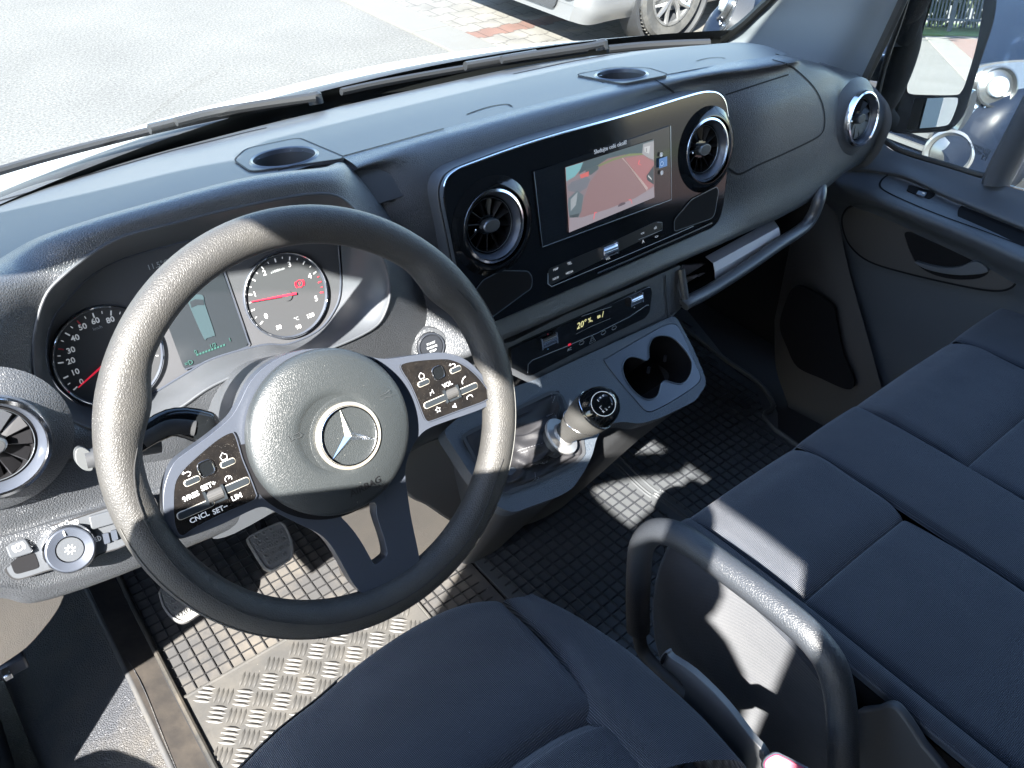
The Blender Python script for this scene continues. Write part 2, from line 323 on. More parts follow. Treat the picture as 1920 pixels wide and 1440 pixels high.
# ================================================================ SETTING: ground outside
def matroad():
    m = bpy.data.materials.new('asphalt'); m.use_nodes = True; t = m.node_tree; b = t.nodes['Principled BSDF']; L = t.links.new
    tc = t.nodes.new('ShaderNodeTexCoord'); n = t.nodes.new('ShaderNodeTexNoise'); n.inputs['Scale'].default_value = 62; n.inputs['Detail'].default_value = 5; n.inputs['Roughness'].default_value = .75
    n2 = t.nodes.new('ShaderNodeTexNoise'); n2.inputs['Scale'].default_value = 1.3; n2.inputs['Detail'].default_value = 5; r = t.nodes.new('ShaderNodeValToRGB')
    r.color_ramp.elements[0].position = .36; r.color_ramp.elements[0].color = (.055, .055, .053, 1); r.color_ramp.elements[1].position = .66; r.color_ramp.elements[1].color = (.130, .128, .121, 1)
    mx = t.nodes.new('ShaderNodeMix'); mx.data_type = 'RGBA'; mx.blend_type = 'OVERLAY'; mx.inputs[0].default_value = .22
    L(tc.outputs['Object'], n.inputs['Vector']); L(tc.outputs['Object'], n2.inputs['Vector']); L(n.outputs['Fac'], r.inputs[0]); L(r.outputs[0], mx.inputs[6]); L(n2.outputs['Fac'], mx.inputs[7]); L(mx.outputs[2], b.inputs['Base Color'])
    bn = t.nodes.new('ShaderNodeBump'); bn.inputs['Strength'].default_value = .5; bn.inputs['Distance'].default_value = .004; L(n.outputs['Fac'], bn.inputs['Height']); L(bn.outputs[0], b.inputs['Normal']); b.inputs['Roughness'].default_value = 1; b.inputs['Specular IOR Level'].default_value = .1
    return m
def matpave(red0, red1):
    m = bpy.data.materials.new('interlocking pavers'); m.use_nodes = True; t = m.node_tree; b = t.nodes['Principled BSDF']; L = t.links.new
    tc = t.nodes.new('ShaderNodeTexCoord'); w = t.nodes.new('ShaderNodeTexWave'); w.wave_type = 'BANDS'; w.bands_direction = 'X'; w.inputs['Scale'].default_value = 1.57; w.wave_profile = 'SAW'
    sx = t.nodes.new('ShaderNodeSeparateXYZ'); L(tc.outputs['Object'], sx.inputs[0])
    def mth(op, a, v=None, l=None):
        k = t.nodes.new('ShaderNodeMath'); k.operation = op; L(a, k.inputs[0])
        if v is not None: k.inputs[1].default_value = v
        if l is not None: L(l, k.inputs[1])
        return k.outputs[0]
    zig = mth('PINGPONG', sx.outputs[0], .10); zig = mth('SUBTRACT', zig, .05); zig = mth('MULTIPLY', zig, 6); 
    zc = t.nodes.new('ShaderNodeClamp'); L(zig, zc.inputs[0]); zc.inputs[1].default_value = -.012; zc.inputs[2].default_value = .012
    y2 = mth('ADD', sx.outputs[1], None, zc.outputs[0]); cb = t.nodes.new('ShaderNodeCombineXYZ'); L(sx.outputs[0], cb.inputs[0]); L(y2, cb.inputs[1])
    br = t.nodes.new('ShaderNodeTexBrick'); br.inputs['Scale'].default_value = 1; br.inputs['Brick Width'].default_value = .2; br.inputs['Row Height'].default_value = .165
    br.inputs['Mortar Size'].default_value = .005; br.inputs['Mortar Smooth'].default_value = .2; br.inputs['Color1'].default_value = (.088, .082, .072, 1); br.inputs['Color2'].default_value = (.108, .101, .089, 1); br.inputs['Mortar'].default_value = (.035, .032, .028, 1)
    L(cb.outputs[0], br.inputs[0])
    a = mth('GREATER_THAN', y2, red0); c = mth('LESS_THAN', y2, red1); k = mth('MULTIPLY', a, None, c)
    rd = t.nodes.new('ShaderNodeMix'); rd.data_type = 'RGBA'; rd.blend_type = 'MULTIPLY'; rd.inputs[7].default_value = (.95, .55, .47, 1); L(k, rd.inputs[0]); L(br.outputs[0], rd.inputs[6])
    n = t.nodes.new('ShaderNodeTexNoise'); n.inputs['Scale'].default_value = 5; n.inputs['Detail'].default_value = 8; L(tc.outputs['Object'], n.inputs['Vector'])
    mx = t.nodes.new('ShaderNodeMix'); mx.data_type = 'RGBA'; mx.blend_type = 'OVERLAY'; mx.inputs[0].default_value = .5; L(rd.outputs[2], mx.inputs[6]); L(n.outputs['Fac'], mx.inputs[7]); L(mx.outputs[2], b.inputs['Base Color'])
    bn = t.nodes.new('ShaderNodeBump'); bn.inputs['Strength'].default_value = .6; bn.inputs['Distance'].default_value = .004; bn.invert = True; L(br.outputs['Fac'], bn.inputs['Height']); L(bn.outputs[0], b.inputs['Normal'])
    b.inputs['Roughness'].default_value = .85; return m
def sheet(name, x0, x1, y0, y1, z, m, h=.2):
    bm = bmesh.new(); b_box(bm, ((x0 + x1) / 2, (y0 + y1) / 2, z - h / 2), x1 - x0, y1 - y0, h)
    return meta(mk(name, bm, m, smooth=False), kind='structure')
grassm = mat('grass', (.09, .14, .04), .9, bump=('noise', 60, 1, .02), var=(3, .5, (.14, .16, .06)))
sheet('ground', -80, 80, -90, 90, -.06, mat('bare ground', (.075, .072, .065), .9, bump=('noise', 40, .6, .01)))
sheet('grass_verge', -30, 30, -18, -15.5, -.0, grassm)
sheet('asphalt_road', -12, 3.27, -15.5, 60, 0, matroad(), .05)
PG = PZ(0)
ry0 = 4.62; 
sheet('paved_parking', 3.62, 30, -15.2, 60, .012, matpave(4.62, 4.785), .06)
sheet('red_paving', 3.63, 14, -14.7, -2.5, .016, mat('red pavers', (.085, .05, .043), .85, bump=('noise', 30, .5, .004), var=(14, .6, (.065, .042, .037))), .01)
stone = mat('kerb stone', (.088, .085, .078), .8, bump=('noise', 90, .4, .003), var=(3, .4, (.08, .076, .068)))
bm = bmesh.new()
for i in range(-15, 40): b_box(bm, (3.445, i * 1.0 + .5, -.02), .342, .992, .07)
ks = meta(mk('kerb_stones', bm, stone, smooth=False, bevel=.006), kind='structure')
# hedge, fence seen in the door mirror
def leafmat():
    return mat('hedge leaves', (.05, .075, .03), .7, var=(8, .6, (.08, .11, .045)))
bm = bmesh.new(); random.seed(3)
for i in range(9000):
    c = Vector((random.uniform(-6, 14), -17.2 + random.gauss(0, .35), random.uniform(.1, 3.3) + random.gauss(0, .12))); s = random.uniform(.11, .22)
    e = Euler((random.uniform(0, 6.3), random.uniform(0, 6.3), random.uniform(0, 6.3))).to_matrix()
    bm.faces.new([bm.verts.new(c + e @ Vector(q) * s) for q in ((-1, 0, 0), (0, -.6, 0), (1, 0, .2), (0, .6, 0))])
meta(mk('hedge', bm, leafmat(), smooth=False, recalc=False), 'long green hedge standing behind the dark metal fence', 'hedge')
f = thing('metal_fence', 'dark grey metal bar fence along the end of the road', 'fence', (3, -16.2, 0)); fm = mat('fence paint', (.05, .055, .065), .5)
bm = bmesh.new()
for i in range(330): b_box(bm, (-6 + i * .06, -16.2, .62), .028, .02, 1.1)
mk('bars', bm, fm, f, smooth=False)
for i in range(9): box('post', (-6 + i * 2.45, -16.17, .65), (.07, .07, 1.3), fm, f)
for z in (.2, 1.05): box('rail', (3.9, -16.165, z), (20, .03, .04), fm, f)

# ================================================================ parked cars
def car(name, label, nose, yc, paint, group='cars parked across the paved bays', trim='cardark', scale=1.0):
    T = thing(name, label, 'car', (nose + 2.2, yc, 0), group)
    P = lambda x, y, z: Vector((nose + x, yc + y, z))
    st = [(0.0, .22, .50, [.74, .72, .62]), (.10, .20, .70, [.85, .83, .68]), (.35, .21, .80, [.88, .87, .74]), (.8, .2, .90, [.90, .90, .80]), (1.25, .2, .98, [.90, .90, .80]),
          (1.9, .2, 1.36, [.90, .88, .62]), (2.6, .2, 1.47, [.90, .88, .58]), (3.4, .22, 1.44, [.90, .88, .58]), (4.1, .26, 1.12, [.88, .85, .66]), (4.4, .34, .90, [.80, .78, .6])]
    rows = []
    for x, zb, zt, (wa, wb, wc) in st:
        zs = min(zt - .06, .78 if x < 1.3 else .92)
        h = [(wa * .94, zb), (wa, zb + .1), (wa, (zb + zs) / 2), (wb, zs), (wc, zt - .03 if zt - zs > .1 else zt - .015), (wc * .5, zt + .01), (0, zt + .02)]
        full = [P(x, -y, z) for y, z in h] + [P(x, y, z) for y, z in reversed(h[:-1])]
        rows.append(full)
    rows = [[P(-.0, r.y - yc, r.z) * 1 for r in rows[0]]] + rows[1:]
    body = grid('body', rows, paint, T, sub=4, angle=50)
    # close the nose
    bm = bmesh.new(); fr = cr(rows[0], 4); bm.faces.new([bm.verts.new(p) for p in fr]); mk('front_panel', bm, paint, T, smooth=False)
    box('underside', P(2.2, 0, .24), (4.0, 1.5, .1), K['cardark'], T)
    gl = K['cardark']
    # grille, lower intake with pale slats, plate
    bm = bmesh.new(); b_poly(bm, rnd([P(-.012, -.42, .66), P(-.012, .42, .66), P(-.012, .34, .50), P(-.012, -.34, .50)], .05), (-1, 0, 0), .05); mk('grille', bm, gl, T)
    lo = bm = bmesh.new(); b_poly(bm, rnd([P(-.02, -.60, .40), P(-.02, .60, .40), P(-.02, .55, .27), P(-.02, -.55, .27)], .04), (-1, 0, 0), .08); mk('lower_intake', bm, gl, T)
    for s in (-1, 1):
        bv = BVHTree.FromPolygons([x.co[:] for x in body.data.vertices], [p.vertices[:] for p in body.data.polygons]); o_ = P(-.25, s * 1.25, .82); l_, n_, i_, t_ = bv.ray_cast(o_, (P(.38, s * .55, .70) - o_).normalized()); n = Vector((-.62, s * .68, .34)).normalized(); c = (l_ if l_ is not None else P(.3, s * .8, .7)) + n * .012
        X = Vector((.62, s * .72, .0)); X = (X - n * n.dot(X)).normalized(); Yv = n.cross(X)
        if Yv.z < 0: Yv = -Yv
        ol = [c + X * a + Yv * b for a, b in ((-.27, -.03), (-.22, -.10), (-.05, -.12), (.14, -.07), (.26, .06), (.24, .10), (.05, .12), (-.16, .07))]
        hl = plate('headlight', cr(ol, 5, True), n, .09, K['cardark'], T)
        plate('reflector', [q + n * .004 for q in cr([c + (p - c) * .93 for p in ol], 5, True)], n, .004, K['lampin'], hl)
        lathe('lamp_bowl', [(.085, .0), (.085, .028), (.078, .032), (.07, .012), (.045, .02), (.042, .035), (.0, .045)], c - X * .06 + n * .006, n, K['lampin'], hl, segs=28)
        lathe('projector', [(.045, .0), (.04, .02), (.0, .036)], c - X * .06 + n * .03, n, K['lens'], hl, segs=24)
        for k in range(9):
            q = c + X * (-.12 + k * .042) + Yv * (-.085 + .0027 * k * k * .8) + n * .012; lathe('lamp', [(.011, 0), (.009, .006), (0, .009)], q, n, K['chrome'], hl, segs=10)
        l_, n_, i_, t_ = bv.ray_cast(P(-1, s * .66, .45), Vector((1, 0, 0))); fc = (l_ if l_ is not None else P(.06, s * .69, .45)) + Vector((-.028, 0, .01)); fn = Vector((-.93, s * .3, .2)).normalized()
        fg = lathe('fog_lamp', [(.105, -.03), (.105, .03), (.095, .042), (.088, .03), (.08, .02)], fc, fn, K['alloy'], T, segs=36)
        lathe('lens', [(.084, .012), (.05, .024), (0, .03)], fc, fn, K['lampin'], fg, segs=30)
        bm = bmesh.new()
        for k in range(3): b_box(bm, P(.0 + .01 * k, s * .50, .52 - k * .062), .05, .2, .02)
        mk('intake_slats', bm, K['alloy'], T)
        for xw in (.86, 3.5):
            w = P(xw, s * .80, .33); ax = Vector((0, s, 0))
            lathe('wheel_arch', [(.40, -.09), (.40, .105), (.375, .11), (.36, .05), (.36, -.1)], w, ax, K['cardark'], T, segs=40)
            ty = lathe('wheel', [(.22, -.1), (.30, -.11), (.325, -.09), (.33, -.06), (.33, .06), (.325, .09), (.30, .11), (.225, .10), (.22, .07)], w, ax, K['tyre'], T, segs=48)
            lathe('rim', [(.225, .10), (.215, .104), (.20, .08), (.19, -.02), (.0, -.04)], w, ax, K['cardark'], ty, segs=40)
            lathe('rim_flange', [(.226, .095), (.222, .106), (.205, .104), (.2, .085)], w, ax, K['alloy'], ty, segs=40)
            bm = bmesh.new()
            for k in range(10):
                a = 2 * math.pi * (k // 2) / 5 + (.17 if k % 2 else -.17) + .4; d = Vector((math.cos(a), 0, math.sin(a))); a2 = a + (.12 if k % 2 else -.12); e = Vector((math.cos(a2), 0, math.sin(a2)))
                b_tube(bm, [w + ax * .075 + d * .03, w + ax * .09 + d * .12, w + ax * .1 + e * .212], [.022, .019, .016], 6)
            b_lathe(bm, [(.05, .06), (.05, .095), (.0, .1)], w, ax, 20)
            mk('spokes', bm, K['alloy'], ty)
            bm = bmesh.new()
            for k in range(60):
                a = 2 * math.pi * k / 60; d = Vector((math.cos(a), 0, math.sin(a))); b_box(bm, w + d * .3305 + ax * .05, .006, .06, .012, X=d.cross(ax), Y=ax, Z=d)
            mk('tread_blocks', bm, K['tyre'], ty, smooth=False)
    # windows
    for s in (-1, 1):
        w_ = [P(1.5, s * .9, .95), P(3.7, s * .885, .97), P(3.3, s * .70, 1.36), P(2.1, s * .72, 1.34)]
        plate('side_window', rnd(w_, .06), (0, s, .5), .01, K['gloss'], T)
    return T
car('parked_car', 'silver parked car with alloy wheels seen through the windscreen', 3.98, 4.74, K['silverpaint'])
car('parked_car', 'dark blue parked car with clear headlamp beside the passenger window', 3.46, 1.66, K['bluepaint'])

# ================================================================ VAN CAB SHELL
cab = thing('van_cab', 'white van bodywork around the cab with windscreen, pillars and wipers', 'van cab', (.5, .3, .3))
def wsx(x): return .645 - .34 * abs((x - .48)) ** 2.1           # y of the windscreen foot
X0, X1 = -.42, 1.30
rows = []
for k in range(6):
    t = k / 5; rows.append([Vector((x, wsx(x) + .012 - .72 * t, 1.445 + .72 * t + .02 * math.sin(math.pi * t))) for x in [X0 + (X1 - X0) * i / 8 for i in range(9)]])
windscreen = grid('windscreen', rows, K['glass'], cab, sub=3)
# black band at the foot of the glass
rows = [[Vector((x, wsx(x) + .016 - dy, 1.441 + dz)) for x in [X0 + (X1 - X0) * i / 12 for i in range(13)]] for dy, dz in ((0, -.03), (0, .0), (.02, .021))]
frit = mat('black glass border', (.006, .007, .007), .5)
grid('glass_border', rows, frit, cab, sub=3)
# cowl outside and bonnet
rows = [[Vector((x, wsx(x) + .018 + dy, 1.44 + dz)) for x in [-.55 + 2.05 * i / 12 for i in range(13)]] for dy, dz in ((0, -.02), (.03, .0), (.075, -.008), (.10, -.03))]
grid('cowl', rows, K['cardark'], cab, sub=3)
rows = [[Vector((x, wsx(x) + .10 + .12 * max(0, .30 - x) + dy - .25 * 0, 1.432 + dz - .05 * ((x - .48) / 1.0) ** 2)) for x in [-.6 + 2.16 * i / 12 for i in range(13)]] for dy, dz in ((0, -.05), (.0, .0), (.02, .002), (.05, -.012), (.10, -.06), (.16, -.16), (.2, -.5))]
grid('bonnet', rows, K['whitepaint'], cab, sub=4)
# wipers: black arm and blade lying along the glass foot
def wiper(blade, clip, arm, name='wiper'):
    W = lambda uv, z: PZ(z)(*uv)
    w = tube(name, cr([W(q, 1.462) for q in blade], 6), .0075, K['cardark'], cab, 8, flat=.7)
    tube('blade_rubber', cr([W(q, 1.452) for q in blade], 6), .004, K['seal'], w, 6)
    tube('blade_clip', [W(q, 1.470) for q in clip], .0085, K['cardark'], w, 10, flat=.8)
    tube('wiper_arm', cr([W(q, 1.478) for q in arm], 5), .0065, K['cardark'], w, 8)
    p = W(arm[-1], 1.47); lathe('pivot_cap', [(.011, -.01), (.011, .004), (.006, .008), (0, .008)], p, (0, .3, 1), K['cardark'], w, segs=20)
wiper([(-60, 338), (0, 320), (120, 286), (278, 246), (395, 220), (500, 200), (600, 183)], [(280, 242), (392, 214)], [(330, 228), (400, 211), (490, 196), (590, 182)])
wiper([(640, 172), (720, 155), (860, 130), (1005, 108), (1100, 94)], [(872, 124), (1004, 101)], [(940, 112), (1050, 95), (1098, 88), (1128, 82)])
tube('cowl_strip', cr([PZ(1.458)(u, v) for u, v in ((1140, 92), (1200, 86), (1270, 82), (1330, 80))], 5), .007, K['cardark'], cab, 8)
# roof, driver side body with its door opening, rear wall
box('roof', (.48, -.78, 2.235), (2.1, 1.5, .05), K['whitepaint'], cab)
box('headlining', (.48, -.8, 2.195), (1.9, 1.4, .02), K['brownmatt'], cab)
side = [(.26, .3), (.26, .95), (.10, 1.31), (.05, 1.6), (.02, 1.85), (-.03, 1.93), (-.14, 2.065), (-.24, 2.115), (-.50, 2.125), (-.72, 2.14), (-.905, 2.155), (-.905, 1.5), (-1.0, 1.2), (-1.0, .3), (-1.6, .3), (-1.6, 2.26), (-.10, 2.24), (.60, 1.44), (.80, 1.3), (.80, .3)]
plate('side_body', [Vector((-.50, y, z)) for y, z in side], (1, 0, 0), .012, K['whitepaint'], cab)
box('rear_wall', (.48, -1.52, 1.3), (1.95, .04, 1.9), K['black'], cab)
sideR = [(.62, .3), (.62, 1.15), (.40, 1.47), (-.12, 2.2), (-.55, 2.2), (.15, 1.56), (.22, 1.28), (.2, .3)]
# passenger side roof rail and rear quarter
plate('roof_rail', [Vector((1.47, y, z)) for y, z in ((-1.6, 2.1), (-1.6, 2.26), (-.1, 2.24), (-.1, 2.1))], (-1, 0, 0), .05, K['whitepaint'], cab)
plate('rear_quarter', [Vector((1.46, y, z)) for y, z in ((-1.6, .3), (-1.6, 2.12), (-.80, 2.12), (-.80, .3))], (-1, 0, 0), .05, K['whitepaint'], cab)
# passenger windscreen pillar trim
PA = lambda u, v, x: PX(x)(u, v)
top1 = Vector((1.20, -.26, 2.16)); top2 = Vector((1.33, -.52, 2.16))
Lp = [PA(1345, 84, 1.15), PA(1400, 47, 1.155), PA(1450, 2, 1.16)]; Rp = [PA(1612, 152, 1.265), PA(1652, 68, 1.275), PA(1688, -10, 1.285)]
Lp = [Lp[0] + Vector((-.05, .08, -.08))] + Lp; Rp = [Rp[0] + (Rp[0] - Rp[1])] + Rp
dl = (Lp[3] - Lp[2]); Lp += [Lp[3] + dl * 3, top1]; dr = (Rp[3] - Rp[2]); Rp += [Rp[3] + dr * 2.2, top2]
rows = []
for a, b in zip(Lp, Rp):
    rows.append([a, a.lerp(b, .3) + Vector((-.012, -.02, .01)), a.lerp(b, .66) + Vector((-.018, -.03, .012)), a.lerp(b, .86) + Vector((-.004, -.016, .004)), b])
grid('pillar_trim', rows, K['pillar'], cab, sub=5)
# black strip along the pillar edge of the glass
e = cr([p + Vector((-.008, .006, 0)) for p in Lp], 5); tube('pillar_seal', e, .009, frit, cab, 8)
tube('door_frame_seal', cr([p + Vector((.012, .0, -.004)) for p in Rp], 5), .011, K['seal'], cab, 8)
plate('door_frame_post', [p for p in cr([q + Vector((.016, .01, 0)) for q in Rp], 3)] + [p for p in reversed(cr([q + Vector((.075, .05, .0)) for q in Rp], 3))], (-.6, -.8, 0), .02, K['black'], cab)
# firewall and floor pan
box('bulkhead', (.48, .86, .87), (1.9, .05, .66), K['black'], cab)
meta(box('cab_floor', (.63, -.3, .635), (1.70, 2.6, .05), K['carpet']), kind='structure')
box('footwell_side', (1.43, .52, .90), (.03, .7, .56), K['black'], cab)

# ================================================================ PASSENGER DOOR
pdoor = thing('passenger_door', 'dark grey passenger door card with pull handle, ledge and window', 'door', (1.38, 0, .6))
D = lambda u, v, x: PX(x)(u, v)
rows = [
 [D(1585, 150, 1.36), D(1640, 240, 1.385), D(1662, 274, 1.385), D(1700, 292, 1.385), D(1770, 313, 1.385), D(1850, 338, 1.385), D(1920, 358, 1.385), D(2080, 400, 1.385)],
 [D(1570, 200, 1.345), D(1622, 262, 1.365), D(1655, 292, 1.368), D(1700, 307, 1.37), D(1772, 332, 1.37), D(1850, 360, 1.37), D(1920, 385, 1.37), D(2080, 440, 1.37)],
 [D(1560, 240, 1.335), D(1600, 306, 1.335), D(1640, 318, 1.34), D(1700, 330, 1.34), D(1770, 362, 1.34), D(1850, 395, 1.34), D(1920, 424, 1.34), D(2080, 480, 1.34)],
 [D(1545, 285, 1.33), D(1575, 322, 1.325), D(1615, 325, 1.335), D(1680, 336, 1.34), D(1762, 372, 1.34), D(1845, 408, 1.34), D(1920, 438, 1.34), D(2080, 500, 1.34)],
 [D(1540, 320, 1.32), D(1570, 345, 1.30), D(1610, 358, 1.285), D(1655, 372, 1.27), D(1740, 404, 1.265), D(1830, 440, 1.265), D(1920, 480, 1.265), D(2080, 550, 1.265)],
 [D(1540, 350, 1.32), D(1570, 372, 1.305), D(1605, 380, 1.285), D(1650, 388, 1.27), D(1735, 424, 1.265), D(1828, 464, 1.265), D(1920, 506, 1.265), D(2080, 580, 1.265)],
 [D(1545, 400, 1.33), D(1570, 400, 1.32), D(1600, 402, 1.305), D(1650, 410, 1.30), D(1735, 448, 1.30), D(1828, 492, 1.30), D(1920, 545, 1.30), D(2080, 620, 1.30)],
 [D(1548, 480, 1.33), D(1580, 490, 1.32), D(1610, 505, 1.315), D(1680, 535, 1.315), D(1760, 560, 1.315), D(1840, 585, 1.315), D(1920, 610, 1.315), D(2080, 680, 1.315)],
 [D(1555, 700, 1.33), D(1600, 720, 1.32), D(1640, 740, 1.315), D(1700, 760, 1.315), D(1780, 780, 1.315), D(1860, 800, 1.315), D(1920, 820, 1.315), D(2080, 880, 1.315)],
 [D(1560, 1000, 1.33), D(1600, 1010, 1.32), D(1640, 1020, 1.315), D(1700, 1030, 1.315), D(1780, 1040, 1.315), D(1860, 1060, 1.315), D(1920, 1080, 1.315), D(2080, 1150, 1.315)]]
card = grid('door_card', rows, K['door'], pdoor, sub=6, angle=80)
box('rear_door_card', (1.37, -.70, .93), (.05, .86, .66), K['door'], pdoor)
# inset oval panel with grab recess
pl = PX(1.298)
oval = [(1582, 400), (1600, 386), (1650, 392), (1740, 432), (1830, 474), (1890, 500), (1908, 520), (1895, 540), (1862, 545), (1800, 535), (1700, 512), (1630, 490), (1594, 460), (1580, 425)]
ovp = cr([pl(u, v) for u, v in oval], 5, True)
rec = [(1697, 436), (1720, 438), (1780, 465), (1835, 492), (1853, 506), (1850, 515), (1830, 523), (1790, 524), (1750, 515), (1722, 498), (1708, 475), (1700, 455)]
rcp = cr([pl(u, v) for u, v in rec], 5, True)
pk = plate('inset_panel', ovp, (-1, 0, 0), .012, K['doordark'], pdoor, hole=rcp)
bm = bmesh.new(); strip(bm, [p for p in ovp], .004, (-1, 0, 0), .001, True); mk('panel_groove', bm, K['black'], pk, recalc=False)
pr = PX(1.325); bm = bmesh.new(); fa = [bm.verts.new(p) for p in rcp]; fb = [bm.verts.new(p + Vector((.0012, 0, 0))) for p in rcp]
for i in range(len(fa)): bm.faces.new((fa[i], fa[(i + 1) % len(fa)], fb[(i + 1) % len(fa)], fb[i]))
bm.faces.new(fb); mk('handle_recess', bm, K['black'], pk)  # shallow black sheet; its colour stands in for the shade of a deep recess
hp = [(1715, 491), (1745, 499), (1775, 503), (1800, 500), (1820, 492), (1835, 492), (1852, 506), (1842, 513), (1800, 516), (1760, 511), (1730, 502)]
plate('pull_handle', cr([PX(1.290)(u, v) for u, v in hp], 5, True), (-1, 0, 0), .02, K['door'], pk, bevel=.004)
# ledge with window switch and open tray
seamcol = K['black']
seam('ledge_groove', card, [(1665, 328), (1653, 338), (1650, 350), (1664, 361), (1700, 378), (1760, 403), (1840, 432), (1920, 462)], .004, seamcol, pdoor)
def conf(name, base, uv, th, m, par, h=.002, sink=False):  # small plate conforming to the surface point under its middle
    us = sum(a for a, b in uv) / len(uv); vs = sum(b for a, b in uv) / len(uv); p, n = on(base, us, vs)
    P = PL(n, p + n * h); return plate(name, cr([P(a, b) for a, b in uv], 3, True) if len(uv) > 5 else rnd([P(a, b) for a, b in uv], .004), n, th, m, par), P
sw, P = conf('window_switch', card, [(1703, 352), (1708, 347), (1749, 360), (1752, 365), (1744, 371), (1738, 371), (1703, 358)], .006, K['black'], pdoor, .003)
plate('rocker', rnd([P(1722, 357, .003), P(1738, 361, .003), P(1733, 368, .003), P(1718, 363, .003)], .002), P.n, .004, K['satin'], sw)
text('switch_symbol', '#', P, 1731, 362, .008, K['white'], sw, h=.0035)
tr, P = conf('ledge_tray', card, [(1796, 397), (1800, 388), (1815, 380), (1835, 384), (1925, 425), (1990, 460), (1960, 480), (1900, 455), (1840, 428), (1800, 410)], .012, K['black'], pdoor, .003)
# kick area with loudspeaker grille, front of the door
kick = grid('kick_panel', [[PX(1.30)(1452, 600), PX(1.31)(1500, 400), PX(1.33)(1568, 380)], [PX(1.25)(1455, 690), PX(1.27)(1520, 520), PX(1.29)(1590, 500)], [PX(1.24)(1480, 770), PX(1.26)(1560, 660), PX(1.28)(1640, 680)], [PX(1.24)(1500, 900), PX(1.26)(1580, 860), PX(1.28)(1680, 840)]], K['doordark'], pdoor, sub=5)
spk = [(1462, 610), (1475, 560), (1490, 538), (1515, 543), (1560, 572), (1568, 600), (1580, 660), (1600, 710), (1598, 728), (1580, 728), (1540, 710), (1495, 688), (1475, 650)]
P = PL((-.95, -.2, .1), (1.235, .2, .95)); plate('speaker_grille', cr([P(u, v) for u, v in spk], 5, True), P.n, .01, K['black'], pdoor)
# window: frame, glass, quarter post
GW = PX(1.40)
gl = [(1662, 110), (1645, 180), (1641, 222), (1650, 252), (1672, 273), (1700, 287), (1770, 308), (1838, 328), (1852, 326), (1862, 308), (1925, 195), (2060, -60), (1980, -330), (1780, -330), (1705, -20)]
glp = cr([GW(u, v) for u, v in gl], 5, True)
plate('window_glass', glp, (-1, 0, 0), .004, K['glass'], pdoor)
tube('window_seal', glp, .006, K['seal'], pdoor, 8, closed=True)
tube('quarter_post', cr([PX(1.385)(u, v) for u, v in ((1868, 345), (1876, 322), (1925, 228), (2075, -60))], 4), [.026] * 13, K['door'], pdoor, 10, flat=.6)
tube('post_channel', cr([PX(1.372)(u, v) for u, v in ((1861, 332), (1869, 316), (1918, 226), (2065, -60))], 4), .004, K['chrome'], pdoor, 8)
g2 = [GW(u, v) for u, v in ((1893, 348), (1980, 372), (2250, 300), (2300, -60), (2120, -60))]
plate('rear_window_glass', g2, (-1, 0, 0), .004, K['glass'], pdoor)
for s_, u, v, z in (('TEMPERLITE', 1836, 277, .009), ('M462  AS2', 1838, 283, .008), ('43R-00', 1840, 289, .009), ('E1', 1846, 297, .012)): text('glass_marking', s_, GW, u, v, z, K['cardark'], pdoor, h=.003)
# door mirror outside
MN = Vector((-.49, -.867, .094)); MP = PL(MN, (1.66, .33, 1.38), (.9, -.42, 0))
big = [(1762, -40), (1742, 20), (1722, 90), (1704, 150), (1701, 168), (1708, 176), (1740, 178), (1790, 178), (1802, 172), (1812, 150), (1832, 80), (1845, 0), (1848, -60), (1800, -70)]
sml = [(1692, 190), (1700, 185), (1745, 184), (1790, 183), (1796, 188), (1792, 205), (1782, 228), (1770, 236), (1720, 241), (1690, 243), (1681, 238), (1684, 215)]
fro = [(1740, -80), (1722, 30), (1700, 100), (1690, 170), (1676, 215), (1668, 243), (1680, 252), (1720, 252), (1770, 249), (1790, 240), (1810, 215), (1822, 180), (1840, 120), (1866, 40), (1872, -20), (1864, -90), (1800, -100)]
mf = plate('mirror_housing', cr([MP(u, v) for u, v in fro], 5, True), MN, .05, K['black'], pdoor, bevel=.006, taper=-.15)
MB = PL((MN + Vector((.017, .0, .0))), MP.p + MN * .004, MP.x)
plate('mirror_glass', cr([MB(u, v) for u, v in big], 5, True), MB.n, .003, K['mirror'], mf)
MS = PL(Vector((-.60, -.79, .09)), MP(1740, 215) + MN * .006, MP.x)
plate('wide_angle_glass', cr([MS(u, v) for u, v in sml], 5, True), MS.n, .003, K['mirror'], mf)
plate('housing_edge', cr([MP(u, v, -.02) for u, v in ((1800, 236), (1815, 205), (1823, 175), (1832, 172), (1826, 205), (1806, 238), (1795, 245))], 4, True), MN, .04, K['silverpaint'], mf)
A = [PX(1.45)(1740, -60), PX(1.47)(1712, 5), PX(1.48)(1695, 30), PX(1.50)(1700, 70), PX(1.52)(1688, 120), PX(1.52)(1665, 175), PX(1.53)(1648, 205), PX(1.56)(1662, 232)]
tube('mirror_arm', cr(A, 6), [.05] * 6 + [.034] * 60, K['black'], mf, 12) if False else tube('mirror_arm', cr(A, 6), .029, K['black'], mf, 14)
box('arm_bracket', PX(1.49)(1690, 60) + Vector((0, .0, .02)), (.05, .07, .09), K['black'], mf, bevel=.02)
# ================================================================ DASHBOARD
dash = thing('dashboard', 'dark grey dashboard with central gloss panel, round vents and instrument cluster', 'dashboard', (.5, .3, .9))
Z = PZ
# deck between the windscreen and the seam
seam_uv = [(640, 293), (807, 247), (960, 207), (1167, 157), (1300, 130), (1440, 105), (1480, 101)]
deckrear = [(-60, 388), (0, 371), (160, 323), (320, 280), (480, 238), (640, 199), (800, 163), (1000, 121), (1170, 99), (1345, 84)]
rear = [Z(1.44)(u, v) for u, v in deckrear]
